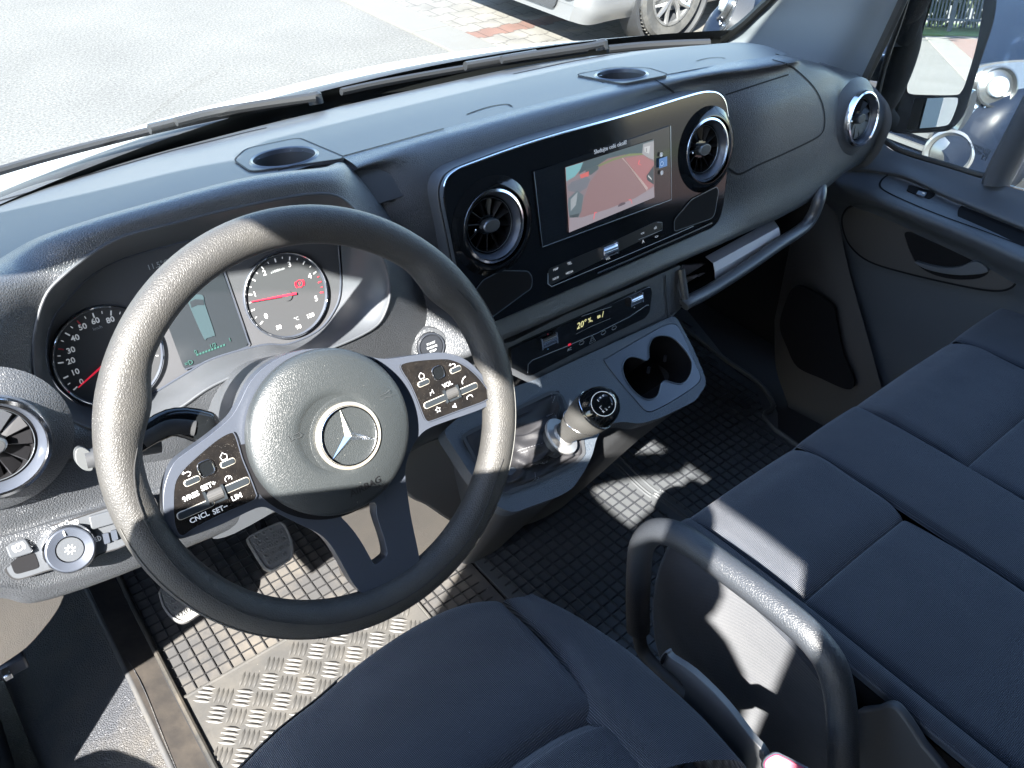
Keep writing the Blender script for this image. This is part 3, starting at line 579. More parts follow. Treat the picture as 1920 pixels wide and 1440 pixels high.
# front of the deck: hidden under the hood crest on the left, seam on the right
front = [Vector((-.42, .20, 1.49)), Vector((-.30, .22, 1.500)), Vector((-.10, .255, 1.512)), Vector((.02, .29, 1.52)), Vector((.12, .29, 1.52)), Vector((.25, .292, 1.52)), Vector((.42, .294, 1.52)), Vector((.63, .286, 1.52)), Vector((.80, .265, 1.52)), Z(1.51)(1478, 101)]
rear[0] = Vector((-.42, .44, 1.44)); 
dk = [[a + Vector((0, .03, -.03)) for a in rear], rear] + [[a.lerp(b, t) + Vector((0, 0, .010 * math.sin(math.pi * t))) for a, b in zip(rear, front)] for t in (.33, .66)] + [front]
deck = grid('deck', dk, K['deckp'], dash, sub=9, angle=70)
grid('corner_filler', [[Vector((x, y, 1.5155 - .010 * (y < .28) - .03 * (y < .26))) for x in (.10, .15, .20, .25)] for y in (.30, .285, .265, .245)], K['soft'], dash, sub=3)
# padded front, centre and passenger side
def sec(x, dy=0, dz=0, ztop=1.52, ytop=.292):
    c = max(0, min(1, (x - .20) / .06)) * max(0, min(1, (.86 - x) / .08)); k = .034 * c
    pts = [(ytop, ztop), (ytop - .035 + k * .3, ztop - .001), (.226 + k * .8, 1.502), (.203 + k, 1.465), (.192 + k, 1.42), (.184 + k, 1.37), (.178 + k * .9, 1.325), (.170 + k * .3, 1.29), (.170, 1.272), (.182, 1.262), (.24, 1.262)]
    return [Vector((x, y + dy, z + dz)) for y, z in pts]
S = []
for x, yt in ((.19, .293), (.26, .293), (.34, .294), (.48, .293), (.63, .286), (.76, .271), (.85, .259), (.93, .243)): S.append(sec(x, ytop=yt))
E_ = [(.50, 1.415), (.36, 1.437), (.27, 1.436), (.235, 1.427), (.21, 1.414), (.192, 1.400), (.180, 1.375), (.181, 1.340), (.187, 1.310), (.205, 1.280), (.26, 1.262)]
for x, t, top in ((1.02, .16, (.36, 1.478)), (1.09, .5, (.48, 1.444)), (1.15, .85, (.50, 1.430)), (1.20, 1.0, (.50, 1.415))):
    s = sec(x); s = [Vector((x, a.y * (1 - t) + e[0] * t, a.z * (1 - t) + e[1] * t)) for a, e in zip(s, E_)]
    s[0] = Vector((x, *top)); s[1] = s[0].lerp(s[2], .55) + Vector((0, 0, .004)); S.append(s)
S.append([Vector((1.207, p.y + .012, p.z - .002)) for p in S[-1]]); S.append([Vector((1.208, max(p.y, .5), p.z)) for p in S[-1]])
S[0] = [p + Vector((-.004, .05 if 1 < i else .0, 0)) for i, p in enumerate(S[0])]
rows = [[S[j][i] for j in range(len(S))] for i in range(len(S[0]))]
pad = grid('padded_front', rows, K['grain'], dash, sub=6, angle=75)
seamc = mat('shut line', (.004, .004, .005), .8)
seam('shut_line', pad, [(1222, 147), (1245, 160), (1268, 178), (1285, 196)], .0028, seamc, dash)
seam('glovebox_line', pad, [(1360, 178), (1400, 165), (1440, 152), (1478, 140)], .0022, seamc, dash)
seam('airbag_line', pad, [(1448, 112), (1480, 123), (1508, 145), (1530, 170), (1543, 200), (1546, 230), (1540, 250), (1520, 264), (1470, 288), (1420, 310), (1395, 323), (1382, 326), (1370, 319), (1362, 312)], .0032, seamc, dash)
seam('deck_line', deck, [(640, 294), (720, 272), (807, 248), (880, 229), (960, 209), (1060, 185), (1150, 163), (1220, 149), (1300, 133), (1380, 118), (1440, 107)], .0022, seamc, dash)
seam('airbag_tab', deck, [(875, 215), (900, 206), (925, 199), (950, 196), (960, 200)], .0030, seamc, dash)
seam('airbag_tab', deck, [(1305, 115), (1325, 110), (1348, 108), (1360, 110)], .0026, seamc, dash)
# long demister slots
for uv in ([(0, 377), (80, 354), (160, 330), (240, 307), (320, 284), (400, 264), (460, 249), (500, 240)], [(963, 139), (1010, 129), (1060, 118), (1120, 107), (1180, 98)]):
    seam('demister_slot', deck, uv, .007, K['black'], dash)
# perforated speaker strip (many small dots)
bm = bmesh.new()
for i in range(92):
    for j in range(5):
        u = 530 + i * 4.35; v = 216.5 - (i * 4.35) * .236 + j * 2.3 + (2.6 if i > 60 else 0) - 6 * (i / 92) * (1 - i / 92)
        p, n = on(deck, u, v)
        if p is not None: b_lathe(bm, [(0.0, .0006), (.0011, .0006)], p, n, 5)
mk('speaker_dots', bm, mat('pale perforation', (.25, .26, .27), .6), dash, smooth=False)
# deck cup holders
CUT = []
def deckcup(uc, vc, r, frame):
    p, n = on(deck, uc, vc)
    P = PL(n, p + n * .002)
    cc_ = P(uc, vc); ring = [cc_ + P.x * r * math.cos(2 * math.pi * k / 40) + P.y * r * math.sin(2 * math.pi * k / 40) for k in range(40)]
    me = deck.data; b2 = bmesh.new(); b2.from_mesh(me); bmesh.ops.delete(b2, geom=[f for f in b2.faces if (f.calc_center_median() - cc_).length < r * 1.05], context='FACES'); CUT.append(b2)
    b2.to_mesh(me); b2.free()
    pl_ = plate('deck_cup_holder', rnd([P(a, b) for a, b in frame], .012), n, .004, K['deckp'], dash, hole=ring)
    lathe('cup_rim', [(r + .004, .0), (r + .002, .0018), (r - .0004, .0008), (r - .001, -.004)], cc_, n, K['satin'], pl_, segs=40)
    lathe('cup_well', [(r - .0008, -.003), (r - .002, -.06), (0, -.06)], cc_, n, K['matt'], pl_, segs=40)
    bm = bmesh.new(); strip(bm, rnd([P(a, b) for a, b in frame], .012), .002, n, .0004, True); mk('frame_line', bm, seamc, pl_, recalc=False)
    return P
deckcup(533, 295, .036, [(438, 300), (462, 278), (560, 258), (650, 296), (470, 322)])
deckcup(1165, 140, .036, [(1078, 140), (1150, 126), (1215, 127), (1255, 140), (1168, 157)])

# ------------------------------------------------ round vents
def vent(c, n, R=.0475, turn=0, D=.026, seat=0):
    n = Vector(n).normalized(); X = (Vector((1, 0, 0)) - n * n.x).normalized(); Y = n.cross(X)
    v = lathe('air_vent', [(R - .002, -.03), (R, -.012), (R, -.002), (R - .002, .003), (R - .005, .004), (R - .006, .001)], c, n, K['chrome'], dash, segs=64)
    if seat: lathe('vent_seat', [(R + .020, -seat - .006), (R + .010, -seat + .002), (R + .003, -.008), (R - .001, -.004)], c, n, K['grain'], v, segs=56)
    lathe('inner_ring', [(R - .006, .0015), (R - .009, -.003), (R - .0115, -.009), (R - .012, -D)], c, n, K['satin'], v, segs=56)
    lathe('barrel', [(R - .012, -.008), (R - .0135, -.0075), (R - .0145, -.010), (R - .015, -D), (.0, -D - .001)], c, n, K['black'], v, segs=48)
    for k in range(12):
        a = 2 * math.pi * (k + .5) / 12 + turn; d = X * math.cos(a) + Y * math.sin(a); e = n.cross(d)
        q = [c + d * .012 - n * .010 - e * .0018, c + d * (R - .0155) - n * .0075 - e * .0030, c + d * (R - .0155) - n * (D - .003) + e * .008, c + d * .012 - n * (D - .003) + e * .004]
        plate('fin', q, (e * .9 + n * .6).normalized(), .0012, K['fin'], v)
    lathe('bright_rim', [(R - .0135, -.0072), (R - .0139, -.0066), (R - .0143, -.0074)], c, n, K['greytrim'], v, segs=48)
    lathe('hub', [(.014, -D), (.0125, -.012), (.0, -.011)], c, n, K['gloss'], v, segs=28, X=X, sx=1.25)
    lathe('knob', [(.0085, -.014), (.0085, -.003), (.0075, -.0015), (.0, -.001)], c, n, K['greytrim'], v, segs=28, X=X, sx=1.5)
    lathe('knob_face', [(.0070, -.0011), (.0, -.0003)], c, n, K['matt'], v, segs=24, X=X, sx=1.5)
    lathe('indicator', [(.0018, -.006), (0, -.005)], c - X * .0235, n, K['chrome'], v, segs=10)
    return v
PAN = pitch(14.3, (0, .193, 1.43))
# ------------------------------------------------ infotainment panel
out = [(833, 372), (838, 340), (856, 321), (890, 306), (1010, 264), (1180, 215), (1290, 181), (1326, 173), (1347, 176), (1360, 192), (1366, 225), (1365, 300), (1359, 360), (1352, 402), (1338, 424), (1310, 438), (1240, 468), (1120, 520), (1000, 572), (930, 602), (900, 610), (880, 590), (862, 520), (846, 440)]
op = cr([PAN(u, v) for u, v in out], 4, True)
def circ(c, r, n=44): return [c + PAN.x * r * math.cos(2 * math.pi * k / n) + PAN.y * r * math.sin(2 * math.pi * k / n) for k in range(n)]
hc1, hc2 = PAN(925, 424), PAN(1325, 281)
info = plate('infotainment_panel', op, PAN.n, .012, K['gloss'], dash, bevel=.0015, hole=[circ(hc1, .0455), circ(hc2, .0455)])
c0 = sum(op, Vector()) / len(op)
hs = plate('panel_housing', [c0 + (p - c0) * 1.004 - PAN.n * .0125 for p in op], PAN.n, .028, K['soft'], info, bevel=.002, hole=[circ(hc1 - PAN.n * .0125, .0465), circ(hc2 - PAN.n * .0125, .0465)])
hs2 = [(782, 375), (784, 350), (800, 338), (836, 325), (900, 318), (900, 560), (870, 540), (842, 500), (808, 440)]
bm = bmesh.new(); strip(bm, [c0 + (p - c0) * 1.001 - PAN.n * .004 for p in op], .008, [(c0 - p).normalized() * -1 for p in op], .0008, True); mk('chrome_edge', bm, K['greytrim'], info, recalc=False)
tube('top_trim', [c0 + (p - c0) * 1.003 - PAN.n * .001 for p in cr([PAN(u, v) for u, v in out[:11]], 4)], .0014, K['chrome'], info, 6)
V1 = vent(PAN(925, 424, .004), PAN.n, turn=.1); V2 = vent(PAN(1325, 281, .004), PAN.n, turn=.3)
v3p, v3n = on(pad, 1606, 222); vent(PAN.off(0)(1612, 220) * 0 + v3p + PAN.n * .012, PAN.n, D=.016, seat=.012)
# raised dark cowls above the vents
for (u, v) in ((925, 424), (1325, 281)):
    lathe('vent_cowl', [(.062, .0003), (.056, .004), (.050, .0068), (.0478, .0068)], PAN(u, v), PAN.n, K['gloss'], info, segs=56)
# display
G = PAN.off(.0012)
scr = [(1001, 322), (1257, 236), (1259, 374), (1017, 463)]
dsp = plate('display', [PAN(u, v, .0022) for u, v in scr], PAN.n, .002, mat('display glass', (.008, .01, .012), .12, coat=.5), info)
bm = bmesh.new(); strip(bm, [PAN(u, v, .0025) for u, v in ((1001, 322), (1017, 463), (1259, 374), (1257, 236))], .0012, PAN.n, .0004); mk('display_edge', bm, mat('display rim', (.3, .36, .42), .25, metal=.6), dsp, recalc=False)
SC = PAN.off(.0030); scn = [0]
def simg(uv, col, s=.14, h=None):
    g_ = sum(col) / 3; col = tuple(c * .72 + g_ * .28 for c in col)
    scn[0] += 1; hh = .0004 + .00006 * scn[0] if h is None else h
    m = mat('screen colour', tuple(c * .35 for c in col), .35, emit=col, estr=s)
    o = plate('screen_picture', [SC(u, v, hh) for u, v in uv], SC.n, .00004, m, dsp); return o
simg([(1060, 314), (1226, 261), (1227, 370), (1067, 436)], (.23, .125, .13))
simg([(1061, 314), (1100, 302), (1085, 322), (1066, 345), (1062, 342)], (.10, .33, .36))
simg([(1094, 303), (1226, 261), (1226, 290), (1200, 287), (1170, 290), (1140, 297), (1122, 309), (1108, 318), (1084, 328)], (.05, .085, .10))
simg([(1118, 311), (1150, 297), (1180, 288), (1206, 287), (1206, 290), (1176, 293), (1150, 301), (1122, 313)], (.16, .19, .06))
simg([(1206, 270), (1226, 264), (1226, 300), (1216, 296), (1204, 288)], (.26, .26, .27))
simg([(1208, 276), (1219, 273), (1217, 288), (1209, 285)], (.42, .42, .42)); simg([(1211, 278), (1213, 277), (1213, 285), (1211, 285)], (.2, .2, .2))
simg([(1172, 297), (1206, 291), (1226, 304), (1226, 346), (1213, 357), (1196, 330)], (.32, .11, .115))
simg([(1166, 297), (1168, 296), (1215, 352), (1213, 358), (1190, 322)], (.38, .27, .25))
simg([(1062, 340), (1100, 318), (1122, 310), (1124, 316), (1106, 342), (1095, 372), (1086, 408), (1066, 408)], (.20, .15, .17))
for q, c in (([(1098, 317), (1122, 310), (1122, 317), (1108, 328), (1098, 326)], (.06, .09, .10)), ([(1087, 328), (1104, 321), (1104, 330), (1090, 336)], (.55, .07, .06)), ([(1072, 341), (1100, 331), (1107, 336), (1100, 352), (1086, 361), (1066, 358), (1064, 350)], (.13, .14, .17)), ([(1066, 372), (1082, 357), (1094, 366), (1090, 396), (1084, 408), (1067, 404), (1065, 385)], (.09, .13, .15)), ([(1070, 374), (1083, 360), (1080, 384), (1070, 396)], (.24, .27, .29)), ([(1068, 404), (1086, 400), (1084, 407), (1068, 409)], (.05, .07, .08)), ([(1212, 330), (1226, 310), (1226, 346), (1214, 338)], (.05, .06, .07)), ([(1216, 328), (1222, 335), (1222, 338), (1215, 331)], (.4, .4, .4))): simg(q, c)
simg([(1068, 408), (1090, 408), (1140, 392), (1190, 372), (1226, 350), (1227, 370), (1067, 436)], (.24, .20, .23))
simg([(1159, 385), (1165, 380), (1172, 379), (1173, 382), (1165, 386), (1159, 388)], (.09, .06, .08))
for a, b in (((1113, 411), (1115, 399)), ((1115, 399), (1119, 398)), ((1185, 382), (1183, 374)), ((1183, 374), (1179, 375)), ((1197, 308), (1199, 300)), ((1197, 308), (1202, 309))):
    n_ = 1.0; simg([(a[0] - .6, a[1] - .6), (b[0] - .6, b[1] - .6), (b[0] + .8, b[1] + .8), (a[0] + .8, a[1] + .8)], (.75, .05, .08))
simg([(1236, 298), (1251, 293), (1251, 311), (1236, 316)], (.02, .14, .38))
text('screen_text', 'Sledujte celé okolí!', SC, 1145, 276, .0078, K['white'], dsp, h=.0016, shear=0)
for u, v in ((1240, 290), (1241, 307), (1241, 324)):
    bm = bmesh.new(); b_poly(bm, rnd([SC.off(.002)(u, v) + SC.x * a + SC.y * b for a, b in ((-.0018, .003), (.0018, .003), (.0018, -.003), (-.0018, -.003))], .001), SC.n, .0002); b_lathe(bm, [(.0032, .0001), (.0026, .0001)], SC.off(.002)(u, v), SC.n, 14); mk('screen_icon', bm, K['white'], dsp)
# lower key strip, trays, roller
ks_ = plate('key_strip', rnd([PAN(u, v, .0012) for u, v in ((1028, 505), (1130, 462), (1228, 417), (1242, 415), (1240, 432), (1030, 536))], .006), PAN.n, .001, mat('key strip', (.010, .012, .014), .3, coat=.4), info)
linem = mat('pale hairline', (.35, .38, .42), .35)
bm = bmesh.new(); strip(bm, [PAN(u, v, .0024) for u, v in ((1027, 512), (1027, 532), (1034, 537), (1120, 501), (1175, 478), (1236, 452), (1300, 424))], .0008, PAN.n); strip(bm, [PAN(u, v, .0024) for u, v in ((1197, 449), (1220, 440), (1241, 431), (1241, 417), (1232, 417))], .0006, PAN.n); strip(bm, [PAN(u, v, .0024) for u, v in ((1127, 486), (1155, 475))], .0006, PAN.n); mk('hairlines', bm, linem, ks_, recalc=False)
for s_, u, v, z in (('TEL', 1068, 494, .0052), ('MEDIA', 1068, 511, .0045), ('RADIO', 1068, 509, .001), ('NAVI', 1042, 522, .0045), ('VOL', 1140, 485, .0045), ('MAP', 1042, 505, .0045), ('<<', 1205, 438, .006), ('ok', 1229, 427, .006), ('<>', 1231, 444, .006), ('A', 1206, 453, .007)):
    if z > .002: text('key_print', s_, PAN, u, v, z, K['white'], ks_, h=.0026)
def roller(c, X, n, L, r, par, name='roller'):
    X = Vector(X).normalized(); Y = n.cross(X); bm = bmesh.new(); m = 36; R0, R1 = [], []
    for k in range(m):
        a = 2 * math.pi * k / m; rr = r * (1 - .035 * (k % 2)); d = n * math.cos(a) + Y * math.sin(a); R0.append(bm.verts.new(c - X * L / 2 + d * rr)); R1.append(bm.verts.new(c + X * L / 2 + d * rr))
    for k in range(m): bm.faces.new((R0[k], R0[(k + 1) % m], R1[(k + 1) % m], R1[k]))
    bm.faces.new(R0); bm.faces.new(list(reversed(R1)))
    o = mk(name, bm, K['chrome'], par, smooth=False)
    bm = bmesh.new(); b_box(bm, c - X * (L / 2 + .001), .002, r * 2.6, r * 1.6, X, Y, n); b_box(bm, c + X * (L / 2 + .001), .002, r * 2.6, r * 1.6, X, Y, n); b_box(bm, c - Y * r * 1.25, L, .002, .003, X, Y, n); mk('roller_frame', bm, K['brightchrome'], o, smooth=False)
    return o
roller(PAN(1141, 469, .001), PAN.x, PAN.n, .026, .0065, info, 'volume_roller')
def tray(uv, h=.001, par=info, mt=None):
    q = rnd([PAN(u, v, h) for u, v in uv], .005); t_ = plate('phone_tray', q, PAN.n, .0008, mt or K['black'], par)
    bm = bmesh.new(); strip(bm, q, .0014, PAN.n, .0006, True); mk('tray_edge', bm, mat('tray edge', (.10, .12, .14), .25, metal=.4), t_, recalc=False)
tray([(1264, 412), (1296, 374), (1343, 350), (1347, 357), (1340, 400), (1335, 409), (1264, 434)])
tray([(905, 590), (880, 560), (905, 525), (940, 507), (990, 508), (998, 520), (996, 541), (985, 548), (915, 600)])
bm = bmesh.new(); strip(bm, [PAN(u, v, .0016) for u, v in ((1120, 512), (1180, 487), (1236, 462), (1280, 443), (1335, 418))], .0022, PAN.n); mk('lower_chrome_line', bm, K['chrome'], info, recalc=False)

# ------------------------------------------------ storage shelf at the right below the padded front
shl = [(1282, 572), (1290, 566), (1330, 545), (1400, 500), (1460, 458), (1505, 428), (1524, 404), (1536, 372)]
LIP = PY(.165)
lip = tube('shelf_lip', cr([LIP(u, v) for u, v in shl] + [PY(.18)(1538, 352), PY(.22)(1534, 335)], 6), .011, K['soft'], dash, 12)
tube('shelf_lip', [LIP(1286, 566), PY(.175)(1281, 530), PY(.185)(1277, 505)], .006, K['soft'], dash, 8)
# shelf floor and back (dark)
fl = [LIP(u, v) + Vector((0, .004, -.004)) for u, v in shl]
grid('shelf_floor', [fl, [p + Vector((0, .07, -.008)) for p in fl], [p + Vector((0, .15, .02)) for p in fl], [p + Vector((0, .16, .12)) for p in fl]], K['black'], dash, sub=3)
# lower dashboard under the shelf and in the middle
CL = pitch(14, (0, .172, 1.2))
low = [(905, 652), (960, 641), (1060, 590), (1180, 540), (1275, 497), (1283, 572), (1262, 592), (1170, 632), (1060, 690), (1000, 722), (955, 700)]
plate('centre_lower_trim', rnd([CL(u, v, -.006) for u, v in low], .003), CL.n, .03, K['grain'], dash)
bm = bmesh.new(); strip(bm, [CL(u, v, -.005) for u, v in ((1247, 516), (1249, 560), (1252, 598))], .0025, CL.n); mk('shut_line', bm, seamc, dash, recalc=False)
hv = [(982, 642), (1050, 612), (1130, 577), (1215, 538), (1221, 538), (1223, 548), (1219, 585), (1210, 597), (1120, 640), (1060, 672), (1000, 703), (990, 705), (984, 690)]
clim = plate('climate_panel', rnd([CL(u, v) for u, v in hv], .004), CL.n, .02, K['gloss'], dash, bevel=.001)
plate('side_cap', [CL(u, v, .0005) for u, v in ((958, 655), (983, 643), (988, 704), (960, 690))], CL.n, .02, K['gloss'], clim)
roller(CL(1027, 638, .002), CL.x, CL.n, .026, .0065, clim, 'temperature_roller'); roller(CL(1191, 561, .002), CL.x, CL.n, .023, .006, clim, 'fan_roller')
bm = bmesh.new(); strip(bm, [CL(u, v, .0004) for u, v in ((989, 699), (990, 683), (998, 675), (1060, 650), (1120, 624), (1180, 594), (1212, 572), (1216, 572))], .0007, CL.n); strip(bm, [CL(u, v, .0004) for u, v in ((1090, 593), (1120, 583), (1146, 575))], .0006, CL.n); strip(bm, [CL(u, v, .0004) for u, v in ((1080, 626), (1110, 611), (1144, 597))], .0005, CL.n); mk('hairlines', bm, linem, clim, recalc=False)
text('temperature_digits', '20°', CL, 1090, 609, .0135, K['amber'], clim, shear=.25); text('air_symbol', '%,', CL, 1107, 600, .010, K['amber'], clim)
text('fan_digits', '88', CL, 1123, 594, .0065, K['amber'], clim); text('fan_bar', '/', CL, 1130, 590, .0125, K['amber'], clim, shear=.1)
text('ac_print', 'AC', CL, 1068, 655, .006, K['dimwhite'], clim)
bm = bmesh.new(); b_box(bm, CL(1068, 646, .0008), .005, .003, .001, CL.x, CL.y, CL.n); mk('ac_lamp', bm, K['red'], clim)
bm = bmesh.new()
t3 = [CL(1110, 636) + CL.x * a + CL.y * b for a, b in ((-.0062, -.005), (.0062, -.005), (0, .0065))]
strip(bm, t3, .0009, CL.n, .0008, True); strip(bm, [CL(1110, 636) + (p - CL(1110, 636)) * .45 for p in t3], .0007, CL.n, .0008, True); mk('hazard_triangle', bm, K['dimwhite'], clim, recalc=False)
for u, v in ((1090, 643), (1131, 624), (1151, 615)):
    bm = bmesh.new(); q = CL(u, v); strip(bm, [q + CL.x * a + CL.y * b for a, b in ((-.005, 0), (-.003, .003), (.003, .003), (.005, 0), (.002, -.002), (-.003, -.002))], .0007, CL.n, .0008, True); mk('key_symbol', bm, K['dimwhite'], clim, recalc=False)
for (u, v, c) in ((1027, 627, K['redprint']), (1027, 655, mat('blue print', (.1, .25, .4), .5)), (1191, 547, K['dimwhite']), (1189, 577, K['dimwhite'])):
    bm = bmesh.new(); q = CL(u, v); b_poly(bm, [q + CL.x * a + CL.y * b + CL.n * .0008 for a, b in ((-.0016, 0), (.0016, 0), (0, .0018))], CL.n, .0002); mk('arrow_print', bm, c, clim)
# papers lying in the shelf
fp = [(1323, 480), (1450, 411), (1461, 428), (1463, 441), (1458, 452), (1400, 490), (1340, 530), (1341, 510), (1337, 493)]
A0, A1 = PY(.215)(1323, 481), PY(.215)(1450, 411); B0, B1 = PY(.185)(1338, 493), PY(.185)(1460, 426); C0_, C1_ = PY(.18)(1341, 510), PY(.18)(1463, 440); D0, D1 = PY(.185)(1342, 528), PY(.185)(1455, 456)
bm = bmesh.new(); vs = [[bm.verts.new(p) for p in r] for r in ((A0, A1), (B0, B1), (C0_, C1_), (D0, D1))]
for a, b in zip(vs, vs[1:]): bm.faces.new((a[0], a[1], b[1], b[0]))
fo = mk('document_folder', bm, K['paper'], None, smooth=False); sm = fo.modifiers.new('solid', 'SOLIDIFY'); sm.thickness = .0015
meta(fo, 'white card folder lying on the shelf under the passenger dashboard', 'folder')
bk = thing('booklet_stack', 'grey booklets tucked into the left end of the dashboard shelf', 'booklets', PY(.2)(1305, 520))
for i, (q, c, y) in enumerate((([(1283, 498), (1325, 494), (1340, 502), (1336, 516), (1300, 524), (1279, 526)], 'paper2', .23), ([(1280, 524), (1310, 516), (1340, 508), (1342, 526), (1310, 533), (1281, 540)], 'paper', .215), ([(1310, 518), (1340, 503), (1341, 512), (1312, 526)], 'paper2', .212))):
    plate('booklet', [PY(y)(u, v) for u, v in q], (0, -1, .2), .006, K[c], bk)
# ================================================================ DRIVER SIDE OF THE DASHBOARD
L0P = pitch(17.2, (0, .19, 1.42)); GP = pitch(20, (0, .25, 1.395))
L0 = [(62, 640), (82, 560), (118, 517), (175, 473), (233, 443), (320, 420), (450, 388), (600, 363), (662, 389), (712, 470), (731, 532), (722, 585), (692, 620), (600, 660), (496, 683), (400, 722), (330, 768), (250, 800), (169, 803), (97, 762), (66, 715)]
OUT = [(PY(.155), -110, 640), (PY(.20), -110, 540), (PY(.262), -10, 490), (PY(.265), 60, 450), (PY(.268), 130, 424), (PY(.27), 250, 388), (PY(.27), 460, 333), (PY(.272), 600, 315), (PY(.275), 655, 312), (PY(.245), 745, 420), (PY(.235), 790, 500), (PY(.215), 812, 600), (PY(.205), 800, 680), (PY(.20), 700, 740), (PY(.19), 560, 760), (PY(.185), 440, 800), (PY(.18), 350, 860), (PY(.175), 240, 880), (PY(.165), 130, 860), (PY(.155), 0, 800), (PY(.15), -110, 740)]
lo = [L0P(u, v) for u, v in L0]; ou = [P(u, v) for P, u, v in OUT]
bul = [.004, .010, .014, .016, .018, .020, .020, .018, .010, .004, .0, .0, .0, .003, .004, .004, .003, .002, .004, .006, .004]
B = Vector((0, -.75, .66))
r1 = [a.lerp(b, .35) + B * (k * .85) for a, b, k in zip(lo, ou, bul)]; r2 = [a.lerp(b, .72) + B * (k * .95) for a, b, k in zip(lo, ou, bul)]
inn = [L0P(u, v, -.004) for u, v in L0]; ci = sum(inn, Vector()) / len(inn)
r0 = [ci + (p - ci) * .992 for p in inn]
rows = [ou, r2, r1, lo]
hood = grid('cluster_surround', rows, K['grain'], dash, sub=6, closed_u=True, angle=75)
# smooth bowl between the grained edge and the cluster plate
L1 = [(86, 648), (97, 600), (120, 568), (160, 524), (212, 492), (282, 468), (400, 440), (560, 412), (628, 425), (640, 480), (642, 545), (630, 583), (600, 620), (543, 646), (493, 648), (400, 674), (345, 705), (260, 752), (169, 764), (118, 738), (92, 700)]
li = [GP(u, v, .006) for u, v in L1]
mid = [a.lerp(b, .45) for a, b in zip(lo, li)]
bowl = grid('cluster_bowl', [lo, [a.lerp(b, .06) - B * .004 for a, b in zip(lo, li)], mid, li], K['soft'], dash, sub=5, closed_u=True, angle=50)
tube('bowl_edge', cr(lo, 5, True), .0016, K['soft'], bowl, 8, closed=True)
# cluster plate
clu = plate('instrument_cluster', cr([GP(u, v, .002) for u, v in L1], 5, True), GP.n, .006, K['gauge2'], dash)
L1o = cr(li, 5, True); cc = sum(L1o, Vector()) / len(L1o)
tube('cluster_edge', [cc + (p - cc) * .99 - GP.n * .002 for p in L1o], .0012, K['satin'], clu, 6, closed=True)
def gauge(u, v, r, name):
    c = GP(u, v, .002)
    g = lathe(name, [(r + .001, .0), (r + .0008, .0035), (r - .0006, .0045), (r - .0022, .002), (r - .003, .0)], c, GP.n, K['satin'], clu, segs=72)
    lathe('ring_highlight', [(r + .0002, .0044), (r - .0007, .0046), (r - .0012, .0040)], c, GP.n, K['brightchrome'], g, segs=72)
    lathe('dial_face', [(r - .002, .0012), (0, .0010)], c, GP.n, K['gauge'], g, segs=64)
    return g, c
gs, cs_ = gauge(205, 668, .0525, 'speedometer'); gt, ct = gauge(537, 554, .0495, 'rev_counter')
def ticks(g, c, r, degs, m, lw=.0010, ll=.005, name='scale_ticks'):
    bm = bmesh.new()
    for a, big in degs:
        d = GP.x * math.cos(R_(a)) + GP.y * math.sin(R_(a)); l = ll * (1 if big else .55); b_box(bm, c + d * (r - l / 2) + GP.n * .0018, l, lw * (1.3 if big else .8), .0004, d, GP.n.cross(d), GP.n)
    mk(name, bm, m, g, smooth=False)
def aof(c, P, u, v): p = P(u, v, .002) - c; return math.degrees(math.atan2(p.dot(GP.y), p.dot(GP.x)))
sp = {0: (153, 716), 10: (141, 698), 20: (133, 677), 30: (133, 657), 40: (141, 634), 50: (155, 613), 60: (179, 602), 80: (207, 600)}
for k, (u, v) in sp.items(): text('speed_digits', str(k), GP, u, v, .0080, K['white'], gs, h=.0036, bold=.00012)
ak = {k: aof(cs_, GP, u, v) for k, (u, v) in sp.items()}
dg = [(a, True) for k, a in ak.items() if k not in (30, 50)]; ks = sorted(ak); dg += [((ak[a] + ak[b]) / 2, False) for a, b in zip(ks, ks[1:])]
dg += [(ak[80] - (ak[60] - ak[80]) * .5, False), (ak[80] - 34, True), (ak[80] - 60, True), (-8, True), (-20, False), (2, False)]
ticks(gs, cs_, .0475, dg, K['white']); ticks(gs, cs_, .0475, [(ak[30], True), (ak[50], True)], K['redprint'], name='red_ticks')
text('unit_print', 'km/h', GP, 183, 615, .0045, K['dimwhite'], gs, h=.0036)
def needle(g, c, u1, v1, u0, v0):
    a, b = GP(u1, v1, .0055), GP(u0, v0, .0055); d = (b - a).normalized(); s = GP.n.cross(d)
    plate('needle', [a + s * .0004, b + s * .0012, b - s * .0012, a - s * .0004], GP.n, .001, K['red'], g)
needle(gs, cs_, 147, 727, 208, 672)
rp = {'0': (499, 593), '1': (478, 552), '2': (496, 512), '3': (543, 496), '4': (581, 518), '5': (593, 560)}
for k, (u, v) in rp.items(): text('rev_digits', k, GP, u, v, .0084, K['white'], gt, h=.0036, bold=.00012)
ar = {k: aof(ct, GP, u, v) for k, (u, v) in rp.items()}
A = [aof(ct, GP, *q) for q in ((492, 602), (470, 552), (491, 502), (542, 486), (588, 512), (601, 548))]
A = [a + 360 if a < -90 else a for a in A]
dg = [(a, True) for a in A[:5]]
for a, b in zip(A, A[1:]): dg += [(a + (b - a) * t, t == .5) for t in (.25, .5, .75)]
ticks(gt, ct, .0445, dg[:-3], K['white'], ll=.0042); ticks(gt, ct, .0445, dg[-3:] + [(A[5], True)], K['redprint'], ll=.0042, name='red_ticks')
text('unit_print', 'x1000/min', GP, 521, 507, .0040, K['dimwhite'], gt, h=.0036)
for s_, u, v in (('50', 523, 614), ('90', 560, 613), ('130', 582, 592)): text('temperature_digits', s_, GP, u, v, .0065, K['white'], gt, h=.0036, bold=.0001)
text('temperature_symbol', '°C', GP, 556, 598, .0055, K['dimwhite'], gt, h=.0036)
needle(gt, ct, 471, 566, 556, 550)
lathe('needle_hub', [(.006, .0022), (.006, .0026), (0, .0027)], ct, GP.n, K['gauge'], gt, segs=24)
